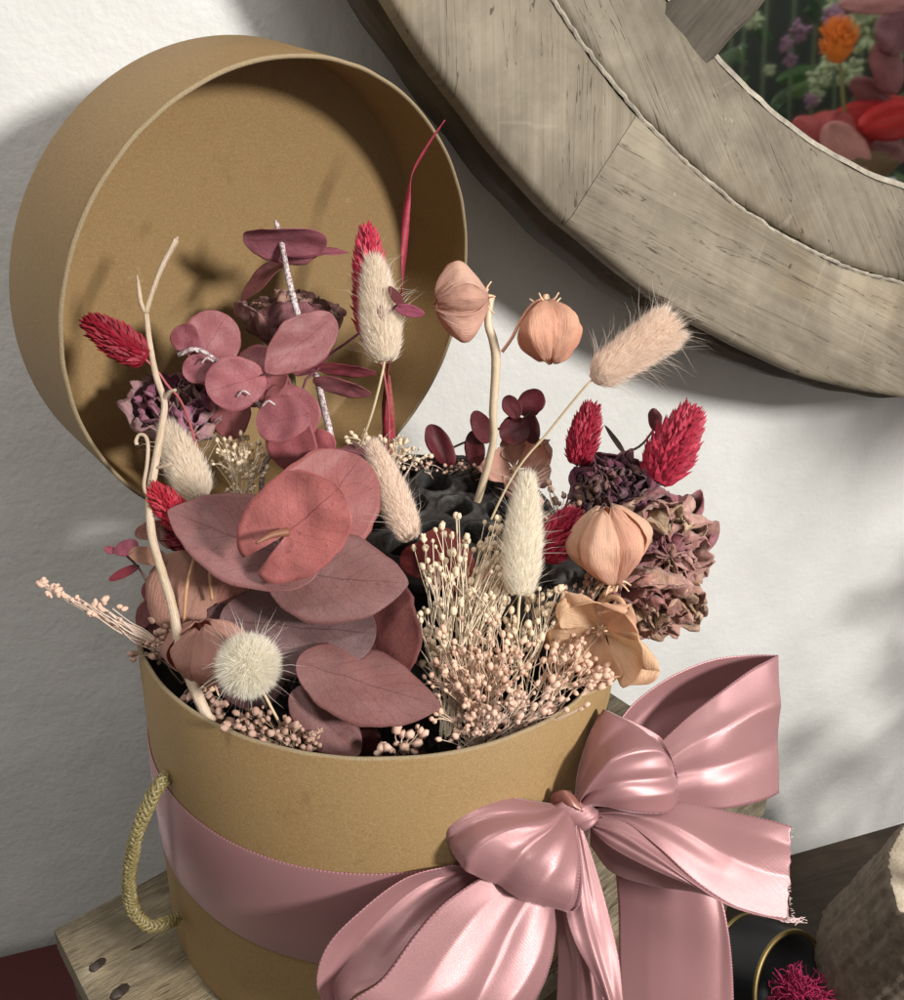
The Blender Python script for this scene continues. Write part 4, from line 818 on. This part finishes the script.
# ---------------------------------------------------------------- log
lg=thing('log_slice','rough barked log with pale sawn face at the lower right edge','log',P(930,1060,.62))
lax=nrm(RT*.14+UP*.74-fw*.62);lx=nrm(np.cross(lax,[0,0,1]));lc=P(966,895,.61);LR=.056
def logf(t,r,h):
    if r>.02:r=r*(1+.05*math.sin(3*t+1)+.04*noise.noise((math.cos(t)*3,math.sin(t)*3,h*14))+.03*noise.noise((math.cos(t)*11,math.sin(t)*11,h*8)))+.002*abs(noise.noise((t*9,h*25,3)))+.0014*noise.noise((t*30,h*120,3))
    return r,h
BARK=simple('grey brown bark',(.22,.175,.13),.9,110,.8,.002)
mb=MB();mb.lathe([(LR*.97,0.0005)]+[(LR,-.002-.004*i) for i in range(32)],lc,lax,lx,200,fn=logf);mb.build('bark',BARK,lg)
def sawn():
    t=NT('sawn wood face');co=t.co('UV');g=t.noise(t.co(),60,5,.7);w=t.noise(t.co('Object',(1,1,1)),500,3,.7)
    c=t.ramp(g,[(.3,(.46,.37,.26)),(.6,(.62,.54,.42)),(.8,(.70,.63,.51))]);return t.out(t.mix(.3,c,t.ramp(w,[(.4,(.3,.22,.14)),(.6,(.6,.5,.38))])),.8,t.bump(w,.0015,.7))
SAWN=sawn()
mb=MB();mb.lathe([(0,.0008),(.02,.0008),(LR*.5,.001),(LR*.8,.0012),(LR*.95,.0006),(LR*.985,-.001)],lc,lax,lx,200,fn=logf);mb.build('sawn_face',SAWN,lg)
# ---------------------------------------------------------------- flowers reflected in the mirror (they stand in the room to the right)
gl=mo+mn*(D2-.013)
def refl(px,py,s):
    """point in the room that the glass shows at this pixel, s metres in front of the glass"""
    h=hit(px,py,gl,mn);v=nrm(h-CAM);v=v-2*np.dot(v,mn)*mn;return h+v*s
def rleaf(parent,px,py,s,rx,ry,ang,col,mat,name='leaf',tip=.2):
    o=refl(px,py,s);e0=refl(px+rx*math.cos(ang),py-rx*math.sin(ang),s)-o;e1=refl(px-ry*math.sin(ang),py-ry*math.cos(ang),s)-o
    n=nrm(np.cross(e0,e1));V=np.zeros((14,10,3));U=np.zeros((14,10,2));sd=random.uniform(0,9)
    for i in range(14):
        u=i/13;x=-math.cos(PI*u);w=math.sqrt(max(0,1-x*x))*(1-tip*max(0,x))
        for j in range(10):
            v=2*j/9-1;V[i,j]=o+e0*x+e1*w*v+n*(np.linalg.norm(e1)*(.3*v*v+.3*noise.noise((x*2+sd,v*2,sd))));U[i,j]=(u,j/9)
    mb=MB();mb.grid(V,U);return mb.build(name,mat,parent,color=col,solid=.0006)
rb=thing('bouquet','red leaved bouquet with an orange flower seen in the mirror','flowers',refl(880,250,.27))
for q in [(870,130,55,32,.5,(.55,.02,.02)),(835,140,30,34,1.2,(.50,.09,.09)),(850,150,32,22,-.9,(.62,.28,.24)),(900,120,40,20,.2,(.58,.02,.02)),(890,65,30,18,1.8,(.32,.12,.13)),(880,5,40,10,.0,(.50,.22,.22)),(815,135,24,18,2.4,(.50,.10,.10)),(850,165,40,14,.1,(.45,.12,.12)),(895,150,14,20,1.2,(.32,.14,.14)),(870,170,30,20,.3,(.16,.10,.04)),(900,30,26,20,1.1,(.25,.10,.12)),(875,95,26,14,-.6,(.30,.10,.11))]:
    rleaf(rb,q[0],q[1],.26+random.uniform(-.015,.015),q[2],q[3],q[4],q[5],LEAF)
mb=MB();mb.tube([refl(840,60,.26),refl(848,130,.265),refl(880,250,.27)],[.0015],6,12);mb.build('stem',STRAW,rb,color=(.2,.2,.06))
mb=MB()
oc=refl(838,44,.26);
up3=nrm(refl(838,20,.26)-oc);rt3=nrm(refl(860,44,.26)-oc);dd3=np.linalg.norm(refl(854,44,.26)-oc)
mb.ball(oc,dd3*.8,12,8,1.3,up3)
for i in range(160):
    d=nrm(rng.normal(size=3)+up3*.4);mb.tube([oc+d*dd3*.7,oc+d*dd3*random.uniform(1,1.25)+up3*dd3*.35],[.0012,.0003],4)
mb.build('orange_head',simple('orange flower',(.75,.19,.01),.6),rb)
gp=thing('foliage_plant','green foliage with white flower heads seen in the mirror','plant',refl(760,250,.44))
GL=[(.03,.09,.02),(.05,.14,.03),(.02,.06,.02),(.09,.18,.05),(.10,.16,.08)]
for i in range(95):
    px=random.uniform(690,960);py=random.uniform(-40,230);sz=random.uniform(7,18)
    rleaf(gp,px,py,random.uniform(.38,.48),sz*1.4,sz*random.uniform(.3,.6),random.uniform(0,3.1),random.choice(GL),LEAF,tip=.5)
for (px,py,s) in ((822,75,12),(870,30,20),(890,45,16),(860,20,14),(755,20,8),(830,65,9),(850,72,13),(770,70,5),(815,95,8),(835,5,9)):
    mb=MB();o=refl(px,py,.36);k=np.linalg.norm(refl(px+s,py,.36)-o)
    for i in range(40):
        d=nrm(rng.normal(size=3));mb.ball(o+d*k*random.uniform(.4,1),k*.2,5,4,1.5,d)
    mb.build('flower_head',simple('pale green flower',(.42,.50,.30),.7),gp)
for (px,py,s) in ((786,45,7),(800,30,9),(812,100,7),(790,60,6),(835,20,12)):
    mb=MB();o=refl(px,py,.35);k=np.linalg.norm(refl(px+s,py,.35)-o)
    for i in range(30):
        d=nrm(rng.normal(size=3));mb.ball(o+d*k*random.uniform(.3,1),k*.25,5,4,1.4,d)
    mb.build('flower_head',simple('mauve flower',(.28,.16,.24),.7),gp)
for i in range(8):
    px=730+i*22+random.uniform(-6,6);mb=MB();mb.tube([refl(px,-20,.42),refl(px-6,90,.42),refl(px-10,250,.44)],[.0018],5,10);mb.build('stem',STRAW,gp,color=(.08,.12,.06))
# dark backdrop added behind them so the glass reflects dark, not the world
c_=refl(820,90,.52);vn=nrm(c_-hit(820,90,gl,mn));vx=nrm(np.cross(vn,[0,0,1]));vy=np.cross(vx,vn)
dk=MB();dk.box(c_-vx*.15-vy*.09,vx*.30,vy*.24,vn*.01);o=dk.build('dark_backdrop',simple('dark green black backdrop',(.012,.018,.014),.6),smooth=False);tag(o,'dark backdrop added behind the foliage to darken the mirror reflection','board')
# ---------------------------------------------------------------- dried branches added out of view on the right to cast streaked wall shadows
dbr=thing('shadow_branches','tall dried branches added out of view to cast shadows on wall','dried branches',(.60,.0,ZT))
rs=random.Random(11)
for i in range(9):
    b0=np.array([.60,.0,ZT+.001]);tp=np.array([.43+.03*i*rs.uniform(.6,1.3),.02+rs.uniform(-.05,.05),-.12+.055*i+rs.uniform(-.03,.03)]);md=b0*.45+tp*.55+np.array([.05,0,.07])
    pth=spline([b0,md,tp],20);mb=MB();mb.tube(pth,[.0022,.0009],6);mb.build('stem',STRAW,dbr,color=(.3,.2,.1))
    for k in range(6):
        q=pth[9+k*2];d=nrm([rs.uniform(-1,-.1),rs.uniform(-.3,.3),rs.uniform(-.4,1)]);sd=nrm(np.cross(d,[.2,1,.1]));L=rs.uniform(.035,.08);w=L*rs.uniform(.1,.24);V=[];U=[]
        for a in range(9):
            u=a/8;ww=w*math.sin(PI*min(1,u*.95+.03))**.8
            for v in(-1,0,1):V.append(q+d*L*u+sd*ww*v+np.array([0,abs(v)*.003,-.02*u*u]));U.append((u,(v+1)/2))
        mesh('leaf',V,[(a*3+c,a*3+3+c,a*3+4+c,a*3+1+c) for a in range(8) for c in(0,1)],LEAF,dbr,uv=U,color=(.25,.12,.08),solid=.0005)
# ---------------------------------------------------------------- light
W=bpy.data.worlds.new('World');S.world=W;W.use_nodes=True;bg=W.node_tree.nodes['Background'];bg.inputs[0].default_value=(1,.96,.9,1);bg.inputs[1].default_value=.36
def area(name,loc,target,size,power,col):
    l=bpy.data.lights.new(name,'AREA');l.shape='DISK';l.size=size;l.energy=power;l.color=col
    o=bpy.data.objects.new(name,l);COL.objects.link(o);o.location=loc;o.rotation_euler=(Vector(target)-Vector(loc)).to_track_quat('-Z','Y').to_euler();return o
area('counter_lamp',(1.0,-.95,.74),(0,0,.15),.20,29,(1,.965,.92))
area('ceiling_lamp',(-.22,-.55,1.65),(0,0,.15),.30,8,(1,.97,.94))
# tidy helper property
for o in bpy.data.objects:
    if '_b' in o: del o['_b']
S.view_settings.view_transform='Standard';S.view_settings.look='None';S.view_settings.exposure=.08;S.view_settings.gamma=1
S.cycles.max_bounces=8
